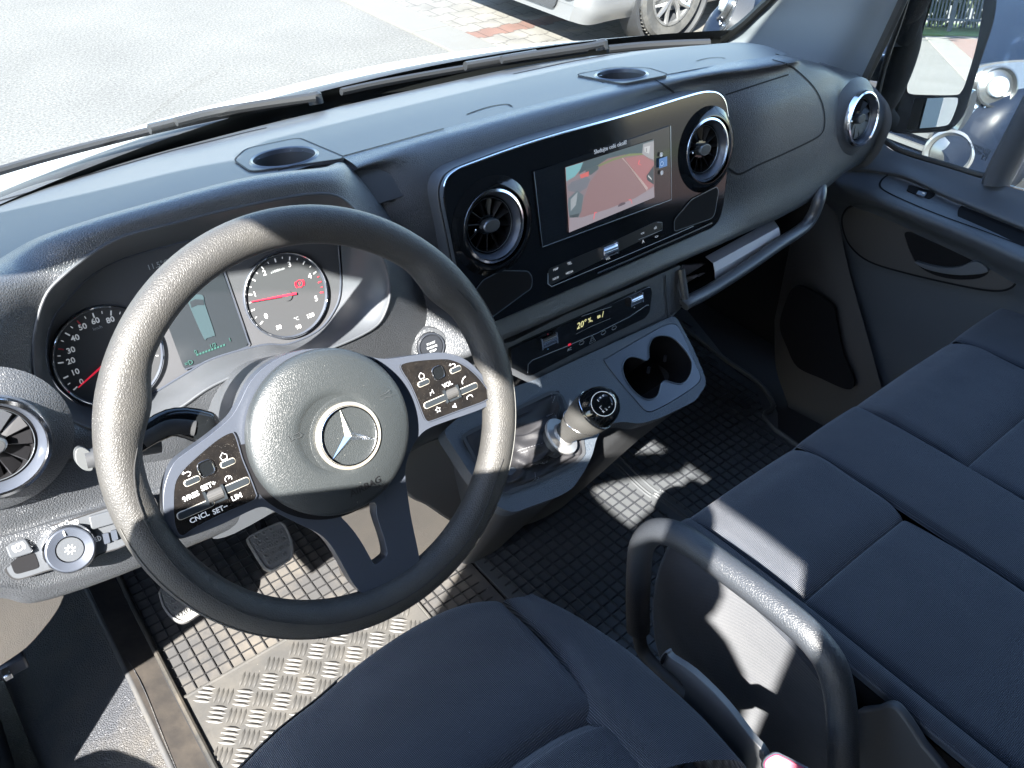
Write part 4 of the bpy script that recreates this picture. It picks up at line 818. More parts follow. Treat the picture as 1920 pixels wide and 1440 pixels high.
bm = bmesh.new(); q = GP(562, 532, .004)
b_lathe(bm, [(.0046, 0), (.0038, 0)], q, GP.n, 20); 
for s_ in (-1, 1): b_lathe(bm, [(.0062, 0), (.0053, 0)], q, GP.n, 8, X=GP.x * s_, a0=-.7, a1=.7)
mk('parking_brake_lamp', bm, K['red'], gt, smooth=False, recalc=False); text('brake_lamp_letter', 'P', GP, 562, 532, .005, K['red'], gt, h=.003)
# centre display
dq = [(300, 520), (408, 488), (468, 643), (345, 690)]
dd = [(408, 485), (413, 500), (466, 640), (462, 650), (348, 692), (344, 688), (285, 530)]
disp = plate('cluster_display', [GP(u, v, .0035) for u, v in dd], GP.n, .002, K['lcd'], clu)
bm = bmesh.new(); strip(bm, [GP(u, v, .0042) for u, v in ((412, 487), (467, 645), (464, 650), (346, 693))], .0016, GP.n); mk('display_frame', bm, K['satin'], disp, recalc=False)
GD = GP.off(.0044)
van = [(352, 563), (356, 556), (370, 552), (381, 555), (384, 570), (402, 624), (400, 630), (388, 634), (382, 634), (358, 580)]
plate('van_symbol', cr([GD(u, v) for u, v in van], 3, True), GP.n, .0003, K['lcdfig'], disp)
plate('van_cab_symbol', [GD(u, v, .0004) for u, v in ((356, 566), (366, 561), (381, 562), (383, 572), (370, 572), (359, 577))], GP.n, .0002, K['lcd'], disp)
for i in range(10):
    t = i / 9; u, v = 371 + 50 * t, 665 - 18 * t; plate('fuel_segment', [GD(u - 2.1, v + 2.4), GD(u + 1.5, v + 1.0), GD(u + .8, v - 2.4), GD(u - 2.8, v - 1)], GP.n, .0003, K['lcdgreen'], disp)
for s_, u, v in (('0', 367, 660), ('1/2', 399, 648), ('1', 431, 637)): text('fuel_print', s_, GP, u, v, .0060, K['lcdgreen'], disp, h=.0048)
text('fuel_symbol', '=D', GP, 354, 681, .007, K['lcdgreen'], disp, h=.0048)
text('clock_digits', '11.5°C', GP, 276, 503, .0080, K['dimwhite'], clu, h=.0030, align='LEFT')
lathe('cluster_clip', [(.002, 0), (.001, .002), (0, .002)], GP(647, 512, .004), GP.n, K['satin'], clu, segs=8)

# ------------------------------------------------ lower driver side face with light switch panel
rA = [(PY(.158), -110, 735), (PY(.16), 0, 780), (PY(.168), 120, 840), (PY(.175), 240, 865), (PY(.18), 350, 845), (PY(.185), 440, 790), (PY(.19), 560, 750), (PY(.195), 700, 730), (PY(.198), 800, 672), (PY(.20), 900, 640)]
rB = [(PY(.145), -110, 900), (PY(.145), 0, 925), (PY(.152), 120, 930), (PY(.16), 240, 920), (PY(.165), 350, 900), (PY(.17), 440, 870), (PY(.18), 560, 830), (PY(.19), 700, 780), (PY(.196), 800, 720), (PY(.20), 900, 690)]
rC = [(PY(.140), -110, 1000), (PY(.140), 0, 1001), (PY(.144), 100, 974), (PY(.148), 215, 944), (PY(.155), 330, 905), (PY(.16), 440, 880), (PY(.175), 560, 860), (PY(.185), 700, 820), (PY(.194), 800, 750), (PY(.20), 900, 720)]
rD = [(PY(.130), -110, 1030), (PY(.128), 0, 1012), (PY(.130), 100, 985), (PY(.134), 215, 954), (PY(.145), 330, 912), (PY(.155), 440, 890), (PY(.17), 560, 870), (PY(.182), 700, 850), (PY(.192), 800, 770), (PY(.20), 900, 740)]
rE = [(PY(.116), -110, 1090), (PY(.116), 0, 1088), (PY(.118), 90, 1075), (PY(.124), 215, 1030), (PY(.132), 330, 985), (PY(.14), 440, 940), (PY(.16), 560, 900), (PY(.18), 700, 870), (PY(.19), 800, 800), (PY(.20), 900, 770)]
rF = [(PY(.110), -110, 1105), (PY(.112), 0, 1104), (PY(.113), 70, 1108), (PY(.118), 200, 1070), (PY(.128), 330, 1015), (PY(.138), 440, 968), (PY(.16), 560, 920), (PY(.18), 700, 880), (PY(.19), 800, 820), (PY(.20), 900, 790)]
rG = [(PY(.125), -110, 1118), (PY(.125), 0, 1117), (PY(.126), 66, 1126), (PY(.130), 205, 1082), (PY(.14), 335, 1030), (PY(.15), 450, 985), (PY(.17), 570, 940), (PY(.19), 700, 890), (PY(.20), 800, 830), (PY(.21), 900, 800)]
rH = [(p.x, .20, p.z) for p in [P(u, v) for P, u, v in rG]]
rows = [[P(u, v) for P, u, v in r] for r in (rA, rB, rC, rD, rE, rF, rG)] + [[Vector(q) for q in rH]]
face = grid('driver_side_face', rows, K['grain'], dash, sub=6, angle=75)
# end bolster under the dash at the far left
bol = [(-60, 1100), (0, 1112), (66, 1126), (118, 1112), (117, 1128), (105, 1150), (84, 1178), (50, 1215), (0, 1250), (-60, 1290)]
bp = cr([PY(.135)(u, v) for u, v in bol], 4, True)
plate('end_bolster', bp, (0, -1, .1), .10, K['brownmatt'], dash, bevel=.008, seg=3)
# light switch panel
n_ = Vector((0, -.83, .56)).normalized(); SW = PL(n_, (-.229, .119, 1.297))
swo = [(2, 1012), (12, 1008), (110, 982), (195, 954), (262, 934), (290, 935), (292, 975), (240, 1020), (185, 1040), (168, 1057), (150, 1066), (120, 1066), (95, 1068), (45, 1084), (25, 1085), (12, 1072), (2, 1040)]
swp = plate('light_switch_panel', cr([SW(u, v, .004) for u, v in swo], 3, True), n_, .012, K['soft'], dash, bevel=.001)
bm = bmesh.new(); strip(bm, cr([SW(u, v, .0042) for u, v in swo], 3, True), .0012, n_, .0002, True); mk('panel_line', bm, seamc, swp, recalc=False)
kc = SW(130, 1027, .004)
kn = lathe('light_knob', [(.0225, 0), (.0215, .010), (.0205, .012), (.0195, .0125), (.0125, .0105), (.0118, .0085)], kc, n_, K['satin'], swp, segs=56)
lathe('knob_rim', [(.0232, .0), (.0226, .0085), (.0215, .0108)], kc, n_, K['chrome'], kn, segs=56)
lathe('push_button', [(.0114, .0085), (.0112, .0106), (.0, .0104)], kc, n_, K['soft'], kn, segs=40)
bm = bmesh.new(); q = kc + n_ * .0108; b_lathe(bm, [(.0026, 0), (.0018, 0)], q, n_, 20)
for k in range(8):
    d = SW.x * math.cos(k * math.pi / 4) + SW.y * math.sin(k * math.pi / 4); b_box(bm, q + d * .0040, .0016, .0008, .0002, d, n_.cross(d), n_)
mk('lamp_symbol', bm, K['white'], kn, smooth=False, recalc=False)
dk_ = (SW(121, 1003, .016) - kc); dk_ = (dk_ - n_ * dk_.dot(n_)).normalized()
bm = bmesh.new(); b_box(bm, kc + dk_ * .0165 + n_ * .0128, .005, .0014, .0006, dk_, n_.cross(dk_), n_); mk('pointer_mark', bm, K['white'], kn, smooth=False)
text('auto_print', 'AUTO', SW, 114, 986, .0056, K['white'], swp, h=.0046); text('side_light_print', '-DO-', SW, 84, 1000, .0050, K['dimwhite'], swp, h=.0046)
for u, v, nm in ((142, 979, 'dipped_beam_symbol'), (192, 970, 'fog_light_symbol'), (184, 1010, 'headlamp_level_symbol')):
    bm = bmesh.new(); q = SW(u, v, .0047); b_lathe(bm, [(.0026, 0), (.0019, 0)], q, n_, 12, X=SW.x, a0=-1.57, a1=1.57); b_box(bm, q, .0007, .0052, .0002, SW.x, SW.y, n_)
    for k in (-1, 0, 1): b_box(bm, q - SW.x * .003 + SW.y * k * .0017, .0034, .0007, .0002, SW.x, SW.y, n_)
    mk(nm, bm, K['white'], swp, smooth=False, recalc=False)
pb = plate('parking_brake_switch', rnd([SW(u, v, .010) for u, v in ((8, 1022), (48, 1009), (64, 1036), (20, 1049))], .003), n_, .006, K['soft'], swp, bevel=.0012)
plate('switch_recess', rnd([SW(u, v, .0046) for u, v in ((16, 1046), (64, 1034), (74, 1062), (70, 1066), (28, 1078))], .004), n_, .001, K['black'], swp)
bm = bmesh.new(); q = SW(35, 1026, .0102); b_lathe(bm, [(.0036, 0), (.0030, 0)], q, n_, 20)
for s_ in (-1, 1): b_lathe(bm, [(.0052, 0), (.0045, 0)], q, n_, 8, X=SW.x * s_, a0=-.8, a1=.8)
mk('brake_symbol', bm, K['white'], pb, smooth=False, recalc=False); text('brake_letter', 'P', SW, 35, 1026, .0042, K['white'], pb, h=.0103)
plate('fog_light_switch', rnd([SW(u, v, .009) for u, v in ((166, 969), (215, 955), (260, 945), (262, 968), (172, 994))], .003), n_, .005, K['soft'], swp, bevel=.001)
for u in (200, 215): plate('level_wheel', rnd([SW(u - 8, 996 + (215 - u) * .4, .008), SW(u + 3, 993 + (215 - u) * .4, .008), SW(u + 7, 1011 + (215 - u) * .4, .008), SW(u - 4, 1015 + (215 - u) * .4, .008)], .001), n_, .004, K['satin'], swp)
# left vent
vent(PY(.135)(-16, 842), (0, -math.cos(R_(14)), math.sin(R_(14))), D=.016, seat=.014)
# start button
c_ = [q for q in (on(hood, 803, 648), on(face, 803, 648), on(pad, 803, 648)) if q[0] is not None]
P_, N_ = min(c_, key=lambda q: (q[0] - CP).length) if c_ else (PY(.19)(803, 648), None)
N_ = Vector((-.12, -.90, .40)).normalized(); P_ = P_ + N_ * .006; SB = PL(N_, P_)
lathe('button_socket', [(.026, -.012), (.0235, .0), (.0190, .0005)], P_, N_, K['grain'], dash, segs=48)
sb = lathe('start_button', [(.0185, -.006), (.0185, .002), (.0172, .0036), (.0160, .002), (.0158, .001), (.0150, .001), (.0146, .0036), (.0, .0040)], P_ + N_ * .002, N_, mat('dark start button', (.016, .018, .022), .35), dash, segs=48)
lathe('button_ring', [(.0178, .0052), (.0166, .0052)], P_, N_, K['satin'], sb, segs=48)
for i, s_ in enumerate(('START', 'ENGINE', 'STOP')): text('start_print', s_, SB, 0, 0, .0042, K['dimwhite'], sb, h=.0064, pos=P_ + SB.y * (.0050 - i * .0050), bold=0)
# knee panel and tunnel side
KP = PY(.205)
plate('knee_panel', cr([KP(u, v) for u, v in ((700, 780), (770, 790), (828, 806), (882, 888), (878, 950), (866, 985), (840, 975), (800, 948), (772, 935), (740, 900), (690, 860))], 3, True), (0, -1, .25), .02, mat('knee panel plastic', (.085, .08, .074), .6, bump=('leather', 600, .3, .0005)), dash, bevel=.004)
plate('tunnel_side', [PY(.30)(u, v) for u, v in ((640, 900), (860, 930), (905, 1000), (860, 1080), (800, 1130), (640, 1080), (600, 960))], (-.7, -.6, .3), .02, K['brownmatt'], dash)
plate('column_shroud_lower', cr([PY(.14)(u, v) for u, v in ((400, 1010), (412, 990), (470, 955), (520, 945), (520, 955), (440, 1000))], 3, True), (0, -1, .3), .02, K['soft'], dash)

# ================================================================ CENTRE CONSOLE
CN = PL((0, -math.sin(R_(35)), math.cos(R_(35))), (.54, .16, 1.172))
con = thing('centre_console', 'blue grey centre console with double cup holder beside the gear lever', 'centre console', tuple(CN(1150, 800) * 1 - Vector((0, 0, .3))))
co = [(905, 745), (1000, 713), (1130, 652), (1262, 592), (1270, 597), (1296, 645), (1320, 700), (1325, 720), (1304, 752), (1240, 783), (1200, 795), (1165, 790), (1135, 798), (1118, 822), (1112, 850), (1098, 880), (1075, 915), (1050, 930), (962, 962), (932, 950), (882, 888), (830, 808)]
ins = [(1132, 678), (1138, 671), (1170, 652), (1215, 626), (1245, 610), (1262, 607), (1272, 613), (1285, 638), (1303, 680), (1313, 703), (1312, 715), (1300, 727), (1262, 752), (1228, 770), (1216, 773), (1206, 768), (1190, 750), (1160, 715)]
plate('console_top', cr([CN(u, v) for u, v in co], 3, True), CN.n, .028, K['console'], con, bevel=.005, seg=3, hole=None) if False else None
cot = rnd([CN(u, v) for u, v in co], .01, 3); hol = cr([CN(u, v) for u, v in ins], 3, True)
plate('console_top', cot, CN.n, .03, K['console'], con, hole=[p for p in hol], bevel=.003)
skc = sum(cot, Vector()) / len(cot)
rows = [cot, [skc + (p - skc) * 1.0 - CN.n * .012 for p in cot], [skc + (p - skc) * .97 - CN.n * .04 for p in cot], [skc + (p - skc) * .80 - Vector((0, -.06, .12)) for p in cot], [Vector((skc.x + .02 + (p.x - skc.x) * .62, skc.y + .20 + (p.y - skc.y) * .4, .68)) for p in cot]]
bm = bmesh.new(); R = [[bm.verts.new(p) for p in r] for r in rows[1:]]
for a, b in zip(R, R[1:]):
    for i in range(len(a)): bm.faces.new((a[i], a[(i + 1) % len(a)], b[(i + 1) % len(a)], b[i]))
mk('console_body', bm, K['matt'], con, angle=60)
pea = [(1045, 760), (1058, 700), (1090, 665), (1135, 650), (1200, 662), (1262, 686), (1292, 660), (1292, 600), (1296, 550), (1325, 485), (1375, 456), (1430, 450), (1500, 462), (1570, 510), (1640, 590), (1690, 670), (1705, 730), (1695, 800), (1660, 870), (1605, 908), (1560, 908), (1500, 892), (1455, 880), (1415, 905), (1402, 950), (1385, 1010), (1350, 1045), (1300, 1058), (1240, 1045), (1165, 990), (1105, 920), (1065, 850)]
pk_ = cr([CN(960 + a / 5.053, 540 + b / 5.053, .001) for a, b in pea], 3, True)
ci_ = sum(hol, Vector()) / len(hol)
inn_ = plate('cup_holder_insert', [ci_ + (p - ci_) * .985 + CN.n * .001 for p in hol], CN.n, .003, K['insert'], con, hole=pk_, bevel=.0006)
bm = bmesh.new(); A_ = [bm.verts.new(p + CN.n * .0004) for p in pk_]; B_ = [bm.verts.new(p - CN.n * .075 - Vector((0, .0, 0))) for p in pk_]
for i in range(len(A_)): bm.faces.new((A_[i], A_[(i + 1) % len(A_)], B_[(i + 1) % len(A_)], B_[i]))
bm.faces.new(B_); mk('cup_well', bm, K['black'], inn_)
tube('well_lip', [p + CN.n * .0006 for p in pk_], .0012, K['insert'], inn_, 6, closed=True)
for u, v in ((1247, 672), (1216, 694), (1283, 698)): box('well_clip', CN(u, v, -.045), (.004, .004, .012), K['satin'], inn_)

# ================================================================ GEAR LEVER
gear = thing('gear_lever', 'black and silver gear knob on a stitched black leather gaiter', 'gear lever', tuple(CN(1000, 850)))
fr = [(868, 818), (930, 785), (1035, 735), (1052, 742), (1068, 775), (1090, 815), (1095, 850), (1080, 868), (1000, 905), (945, 925), (925, 915), (895, 870)]
f0 = [CN(u, v, .003) for u, v in fr]
colp = [(1018, 822), (1024, 810), (1035, 798), (1048, 793), (1060, 796), (1068, 806), (1068, 818), (1062, 832), (1050, 842), (1038, 844), (1026, 838), (1020, 830)]
top_c = PY(.075)(1050, 820); knob_c = PY(.045)(1112, 772); ax = (knob_c - top_c).normalized()
base_c = sum(f0, Vector()) / len(f0)
bm_rows = [f0]
Xl = (Vector((1, 0, 0)) - ax * ax.x).normalized(); Yl = ax.cross(Xl)
def rr_(t, k): return .5 + .5 * math.cos(k * t)
N = len(fr); ang0 = [math.atan2((p - base_c).dot(Vector((0, .82, .57))), (p - base_c).x) for p in f0]
for rad, hg, amp in ((.95, .03, .001), (.84, .10, .005), (.70, .17, .009), (.58, .30, .009), (.48, .48, .008), (.38, .70, .005)):
    row = []
    for i, p in enumerate(f0):
        q = base_c + (p - base_c) * rad + (top_c - ax * .010 - base_c) * hg
        k = (1, -.8, .4, -1, .9, -.3)[(i * 5 + int(rad * 10)) % 6]; row.append(q + ((p - base_c).normalized() * .6 + CN.n * .8) * amp * k)
    bm_rows.append(row)
bm_rows.append([top_c - ax * .012 + (Xl * math.cos(a) + Yl * math.sin(a)) * .0195 for a in ang0])
gt_ = grid('gaiter', bm_rows, K['leather'], gear, sub=5, closed_u=True, angle=80)
bm = bmesh.new(); strip(bm, [p + CN.n * .001 for p in rnd([ci2 for ci2 in f0], .004)], .005, CN.n, .0, True); mk('gaiter_frame', bm, K['matt'], gear, recalc=False)
for k in (2, 5, 8, 11):                               # stitched seams up the gaiter
    for off in (-.0022, .0022):
        bm = bmesh.new(); ln = cr([r[k] for r in bm_rows], 6)
        for j in range(1, len(ln) - 1, 1):
            d = (ln[min(j + 1, len(ln) - 1)] - ln[j]); nn = (ln[j] - (base_c.lerp(top_c, j / len(ln)))).normalized(); s = nn.cross(d).normalized()
            b_box(bm, ln[j] + s * off + nn * .0012, d.length * .55, .0007, .0006, d.normalized(), s, nn)
        mk('stitching', bm, K['stitch'], gt_, smooth=False)
lathe('lever_sleeve', [(.0205, -.022), (.020, -.004), (.018, .0)], top_c, ax, K['matt'], gear, segs=32)
lathe('reverse_collar', [(.018, -.003), (.0275, .0), (.0285, .0025), (.0275, .005), (.0175, .0068), (.0150, .012), (.0150, .02)], top_c, ax, mat('matt silver collar', (.30, .30, .30), .38, metal=.6), gear, segs=48)
kd = (knob_c - top_c).length
lathe('knob_grip', [(.0150, kd * .10), (.0168, kd * .28), (.0215, kd * .48), (.0262, kd * .68), (.0288, kd * .9), (.0292, kd * 1.02)], top_c, ax, mat('dark silver knob skin', (.07, .069, .066), .4, metal=.5, bump=('leather', 900, .3, .0003)), gear, segs=40)
kt = lathe('knob_cap', [(.0292, kd * 1.02), (.0286, kd * 1.16), (.0262, kd * 1.32), (.0215, kd * 1.45), (.0145, kd * 1.54), (.007, kd * 1.58), (.0, kd * 1.59)], top_c, ax, K['gloss'], gear, segs=44, angle=80)
tube('knob_line', [top_c + ax * kd * 1.07 + (Xl * math.cos(t) + Yl * math.sin(t)) * .0294 for t in [i * .2244 for i in range(28)]], .0006, K['chrome'], gear, 6, closed=True)
tube('knob_line', [top_c + ax * (kd * (.66 + .16 * math.cos(t + 1))) + (Xl * math.cos(t) + Yl * math.sin(t)) * (.0255 + .0022 * math.cos(t + 1)) for t in [i * .2244 for i in range(28)]], .0006, K['chrome'], gear, 6, closed=True)
KC = PL(((CP - knob_c).normalized() + ax * .6).normalized(), Vector((0, 0, 0)), (.95, .2, 0)); kdir = KC.n
pc = knob_c + ax * (kd * .10) + kdir * .0305; KC = PL(kdir, pc, (.9, .25, 0))
lathe('shift_disc', [(.0165, -.003), (.0165, -.0004), (.0, .0)], pc, kdir, K['gloss'], kt, segs=36)
tube('shift_ring', [pc + (KC.x * math.cos(t) + KC.y * math.sin(t)) * .0165 for t in [i * .2244 for i in range(28)]], .0005, K['white'], kt, 6, closed=True)
bm = bmesh.new()
for x in (-.0075, -.0025, .0025, .0075):
    y0, y1 = (-.0045, .0045) if x > -.005 else (-.0045, 0)
    b_box(bm, KC.at(x, (y0 + y1) / 2, .0004), .0006, y1 - y0, .0002, KC.x, KC.y, KC.n)
b_box(bm, KC.at(0, 0, .0004), .015, .0006, .0002, KC.x, KC.y, KC.n); mk('shift_lines', bm, K['white'], kt, smooth=False)
for s_, a, b in (('1', -.0025, .0075), ('3', .0025, .0075), ('5', .0075, .0070), ('R', -.0075, -.0075), ('2', -.0025, -.0078), ('4', .0025, -.0078), ('6', .0078, -.0070)):
    text('shift_digits', s_, KC, 0, 0, .0046, K['white'], kt, h=.0004, pos=KC.at(a, b), bold=.0001)

# ================================================================ STEERING COLUMN, STALKS, PEDALS
WN = Vector((0, -math.cos(.5598), math.sin(.5598))); WC = Vector((0, 0, 1.42)); WPL = PL(WN, WC)
colm = thing('steering_column', 'grey steering column cover with black selector stalk and light grey lever', 'steering column', (0, .12, 1.34))
lathe('column_cover', [(.045, -.020), (.062, -.026), (.066, -.05), (.064, -.10), (.06, -.17), (.058, -.24)], WC, WN, K['soft'], colm, segs=40, X=(1, 0, 0), sx=1.12)
lathe('clock_spring', [(.0, -.012), (.05, -.012), (.052, -.024)], WC, WN, K['insert'], colm, segs=40)
SP = WPL.off(-.045)
st = tube('selector_stalk', cr([SP(405, 806), SP(380, 800), SP(345, 792), SP(318, 793), SP(290, 806), SP(262, 822), SP(225, 845)], 5), [.010, .012, .0135, .0145, .015, .015, .015, .015, .0145, .014, .014, .0135, .013, .013, .0125, .0125, .012, .012, .012, .0115, .0115, .011, .011, .011, .011, .011, .011, .011, .011, .011, .011], K['gloss'], colm, 14, flat=.62, up=WN)
tube('stalk_inlay', cr([SP(366, 803, .009), SP(340, 800, .0098), SP(315, 802, .0098), SP(290, 815, .009), SP(268, 828, .0085)], 5), .0065, K['matt'], st, 8, flat=.3, up=WN)
S2 = WPL.off(-.07)
lv = tube('lever', cr([S2(300, 830), S2(230, 842), S2(180, 858), S2(160, 863)], 4), .009, K['matt'], colm, 12)
plate('lever_end', rnd([S2(u, v, .006) for u, v in ((140, 845), (152, 836), (172, 848), (176, 878), (172, 884), (156, 882), (142, 868))], .004), WN, .016, mat('light grey lever end', (.05, .054, .056), .5), colm, bevel=.003)
def pedal(name, label, pl, uv, stem, cells):
    P_ = thing(name, label, 'pedal', tuple(pl(*uv[0])))
    o = cr([pl(u, v) for u, v in uv], 4, True); c = sum(o, Vector()) / len(o)
    plate('pad', o, pl.n, .016, K['pedal'], P_, bevel=.003)
    tube('pad_rim', [c + (p - c) * .95 + pl.n * .001 for p in o], .0022, K['pedal'], P_, 6, closed=True)
    bm = bmesh.new(); sc = [c + (p - c) * .90 for p in o]
    xs = [pl.loc(p) for p in sc]
    def inside(a, b):
        r = False
        for i in range(len(xs)):
            (x1, y1), (x2, y2) = xs[i - 1], xs[i]
            if (y1 > b) != (y2 > b) and a < (x2 - x1) * (b - y1) / (y2 - y1) + x1: r = not r
        return r
    ax_, ay_ = min(x for x, y in xs), min(y for x, y in xs); w, h = max(x for x, y in xs) - ax_, max(y for x, y in xs) - ay_
    i = 0; st_ = .0135
    for i in range(int(w / st_) + 2):
        for j in range(int(h / .0125) + 2):
            a, b = ax_ + i * st_, ay_ + j * .0125
            if inside(a, b) and inside(a + .004, b): b_lathe(bm, [(.0046, .0), (.0043, .0024), (.0030, .0024), (.0027, .0)], pl.at(a, b), pl.n, 14, X=pl.x, sx=.8)
            for s in (-1, 1):
                m_ = pl.at(a + st_ / 2, b)
                if inside(a + st_ / 2 - .005, b) and inside(a + st_ / 2 + .005, b - .005) and inside(a + st_ / 2, b + .005):
                    d = (pl.x * .55 + pl.y * s).normalized(); b_box(bm, m_ + pl.n * .0008, .011, .0018, .0022, d, pl.n.cross(d), pl.n)
    mk('tread', bm, K['pedal'], P_)
    tube('stem', [Vector(q) for q in stem], .009, K['black'], P_, 8)
PP1 = PL((0, -.55, .83), PZ(.80)(510, 1020))
z8 = lambda x, y: (460 + x / 8, 960 + y / 8)
pedal('brake_pedal', 'grey rubber brake pedal with raised ring tread above the mat', PP1, [z8(*q) for q in ((28, 430), (55, 360), (270, 250), (490, 152), (560, 160), (620, 230), (690, 400), (716, 560), (700, 690), (600, 765), (470, 850), (390, 885), (300, 860), (235, 780), (100, 560))], [PP1(505, 1010) - PP1.n * .02, PP1(490, 975) + Vector((0, .06, .03)), PP1(480, 950) + Vector((0, .12, .1))], 1)
PP2 = PL((0, -.5, .86), PZ(.79)(350, 1130))
pedal('clutch_pedal', 'pale worn clutch pedal pad at the left under the wheel rim', PP2, [(298, 1112), (300, 1106), (312, 1085), (345, 1080), (372, 1100), (384, 1140), (368, 1155), (352, 1165), (338, 1167), (322, 1158), (306, 1138)], [PP2(340, 1110) - PP2.n * .02, PP2(335, 1080) + Vector((0, .1, .08))], 1)
PP3 = PL((0, -.6, .8), PZ(.74)(690, 1000))
ac = thing('accelerator_pedal', 'worn light accelerator pedal plate seen through the spoke gap', 'pedal', tuple(PZ(.68)(690, 1040)))
plate('pad', cr([PZ(.70)(u, v) if False else PP3(u, v) for u, v in ((655, 1005), (672, 975), (712, 962), (730, 1000), (738, 1045), (715, 1075), (690, 1062))], 4, True), PP3.n, .012, mat('scuffed pale plastic', (.11, .103, .09), .5, var=(30, .6, (.2, .18, .15))), ac, bevel=.003)
tube('stem', [PP3(690, 990) - PP3.n * .015, PP3(670, 930) + Vector((0, .08, .05))], .008, K['black'], ac, 8)
# ================================================================ STEERING WHEEL
sw = thing('steering_wheel', 'grained black steering wheel with round airbag cover and silver star emblem', 'steering wheel', tuple(WC))
UA = WPL.x; UB = WPL.y
if UB.z < 0: UB = -UB
def wp(a, b, h=0): return WC + UA * a + UB * b + WN * h
segs = 144; prof = 28; bm = bmesh.new(); rings = []
for i in range(segs):
    t = 2 * math.pi * i / segs; td = math.degrees(t) % 360
    g = max(0, 1 - abs(td - 28) / 15) + max(0, 1 - abs(td - 152) / 15); g = g * g * (3 - 2 * g) if g < 1 else 1
    low = .5 - .5 * math.sin(t)
    row = []
    for k in range(prof):
        p = 2 * math.pi * k / prof; rr = .0172 + .0022 * g * (1 if math.cos(p) < 0 else .2)
        rad = .1775 + math.cos(p) * rr * (1 + .28 * g * (math.cos(p) < 0)); h = math.sin(p) * .0162 * (1 + .10 * g)
        row.append(bm.verts.new(wp(rad * math.cos(t), rad * math.sin(t), h)))
    rings.append(row)
for i in range(segs):
    for k in range(prof): bm.faces.new((rings[i][k], rings[(i + 1) % segs][k], rings[(i + 1) % segs][(k + 1) % prof], rings[i][(k + 1) % prof]))
mk('rim', bm, K['rim'], sw, angle=80)
def arc(r, h, a0, a1, n=60): return [wp(r * math.cos(R_(a0 + (a1 - a0) * i / n)), r * math.sin(R_(a0 + (a1 - a0) * i / n)), h) for i in range(n + 1)]
groove = mat('rim groove', (.012, .012, .012), .8); ridge = mat('rim parting line', (.07, .07, .066), .5)
tube('rim_seam', arc(.1925, .0088, -178, 24, 120), .0005, ridge, sw, 6)
def seamline(pts): tube('rim_seam', cr([wp((.1775 - .0168 * math.cos(x)) * math.cos(R_(a)), (.1775 - .0168 * math.cos(x)) * math.sin(R_(a)), .0176 * math.sin(x)) for a, x in pts], 5), .00055, groove, sw, 6)
seamline([(158, -.2), (160, .25), (164, .75), (170, 1.15), (178, 1.35), (190, 1.45), (205, 1.5), (225, 1.55), (250, 1.6), (275, 1.6), (300, 1.6), (325, 1.55)])
seamline([(38, -.1), (36, .4), (31, .9), (24, 1.3), (15, 1.45)])
# spoke frame
F = WPL.off(.004)
def FP(u, v, h=0): return F(u, v, h)
outl = [(452, 750), (470, 715), (500, 685), (545, 662), (600, 653), (650, 657), (690, 668), (725, 673), (770, 667), (820, 661), (851, 665), (876, 676), (901, 699), (920, 726), (926, 744), (920, 756), (907, 765), (876, 777), (832, 792), (801, 805), (783, 822), (768, 850), (760, 885), (765, 930), (772, 975), (788, 1055), (784, 1080), (768, 1094), (740, 1110), (712, 1126), (692, 1125), (682, 1116), (662, 1094), (640, 1055), (620, 1022), (598, 1001), (560, 982), (520, 962), (500, 952), (484, 952), (460, 962), (410, 986), (356, 1006), (334, 1010), (318, 1000), (309, 975), (306, 940), (310, 905), (326, 868), (352, 846), (386, 822), (425, 790), (440, 772)]
hole = [(640, 966), (665, 955), (702, 942), (706, 965), (713, 988), (721, 1012), (726, 1038), (720, 1048), (703, 1058), (694, 1045), (680, 1020), (666, 999), (652, 982)]
sp_ = plate('spoke_frame', cr([FP(u, v) for u, v in outl], 3, True), WN, .016, K['satin'], sw, hole=cr([FP(u, v) for u, v in hole], 3, True), bevel=.003, seg=3)
bm = bmesh.new(); hh = cr([FP(u, v, .0012) for u, v in [(636, 962), (668, 950), (712, 936), (724, 950), (734, 985), (744, 1020), (751, 1046), (747, 1064), (730, 1068), (712, 1073), (702, 1064), (684, 1030), (662, 998), (646, 980)]], 3, True)
hc = cr([FP(u, v, -.014) for u, v in [(640, 966), (665, 955), (702, 942), (706, 965), (713, 988), (721, 1012), (726, 1038), (723, 1046), (712, 1053), (703, 1058), (694, 1045), (680, 1020), (666, 999), (652, 982)]], 3, True)
# hub: dark gap disc, airbag cover, emblem
hubc = WPL(618, 809, .012)
bm = bmesh.new(); b_lathe(bm, [(.070, -.0070), (.0795, -.0070), (.0795, -.012)], hubc, WN, 60, X=UA, a0=R_(-195), a1=R_(32)); mk('hub_gap', bm, K['black'], sw)
ab = lathe('airbag_cover', [(.0735, -.004), (.0742, .002), (.0738, .008), (.0720, .0115), (.067, .0142), (.056, .0172), (.046, .0188), (.0400, .0192), (.0352, .0190), (.0335, .0180), (.0325, .0176), (.0, .0178)], hubc, WN, K['airbag'], sw, segs=96, angle=80)
EC = WPL(654, 817, .0306); lathe('emblem_seat', [(.044, -.0060), (.039, -.0020), (.034, -.0006), (.030, -.0012)], EC, WN, K['airbag'], ab, segs=64)
er = lathe('star_emblem', [(.0300, -.001), (.0298, .0022), (.0288, .0032), (.0272, .0030), (.0264, .001), (.0262, -.001)], EC, WN, K['dulldirt'], ab, segs=72)
lathe('emblem_ring', [(.0268, .0026), (.0262, .0034), (.0252, .0032), (.0248, .001)], EC, WN, K['brightchrome'], er, segs=72)
lathe('emblem_field', [(.0255, .0006), (0, .0006)], EC, WN, K['airbag'], er, segs=48)
bm = bmesh.new()
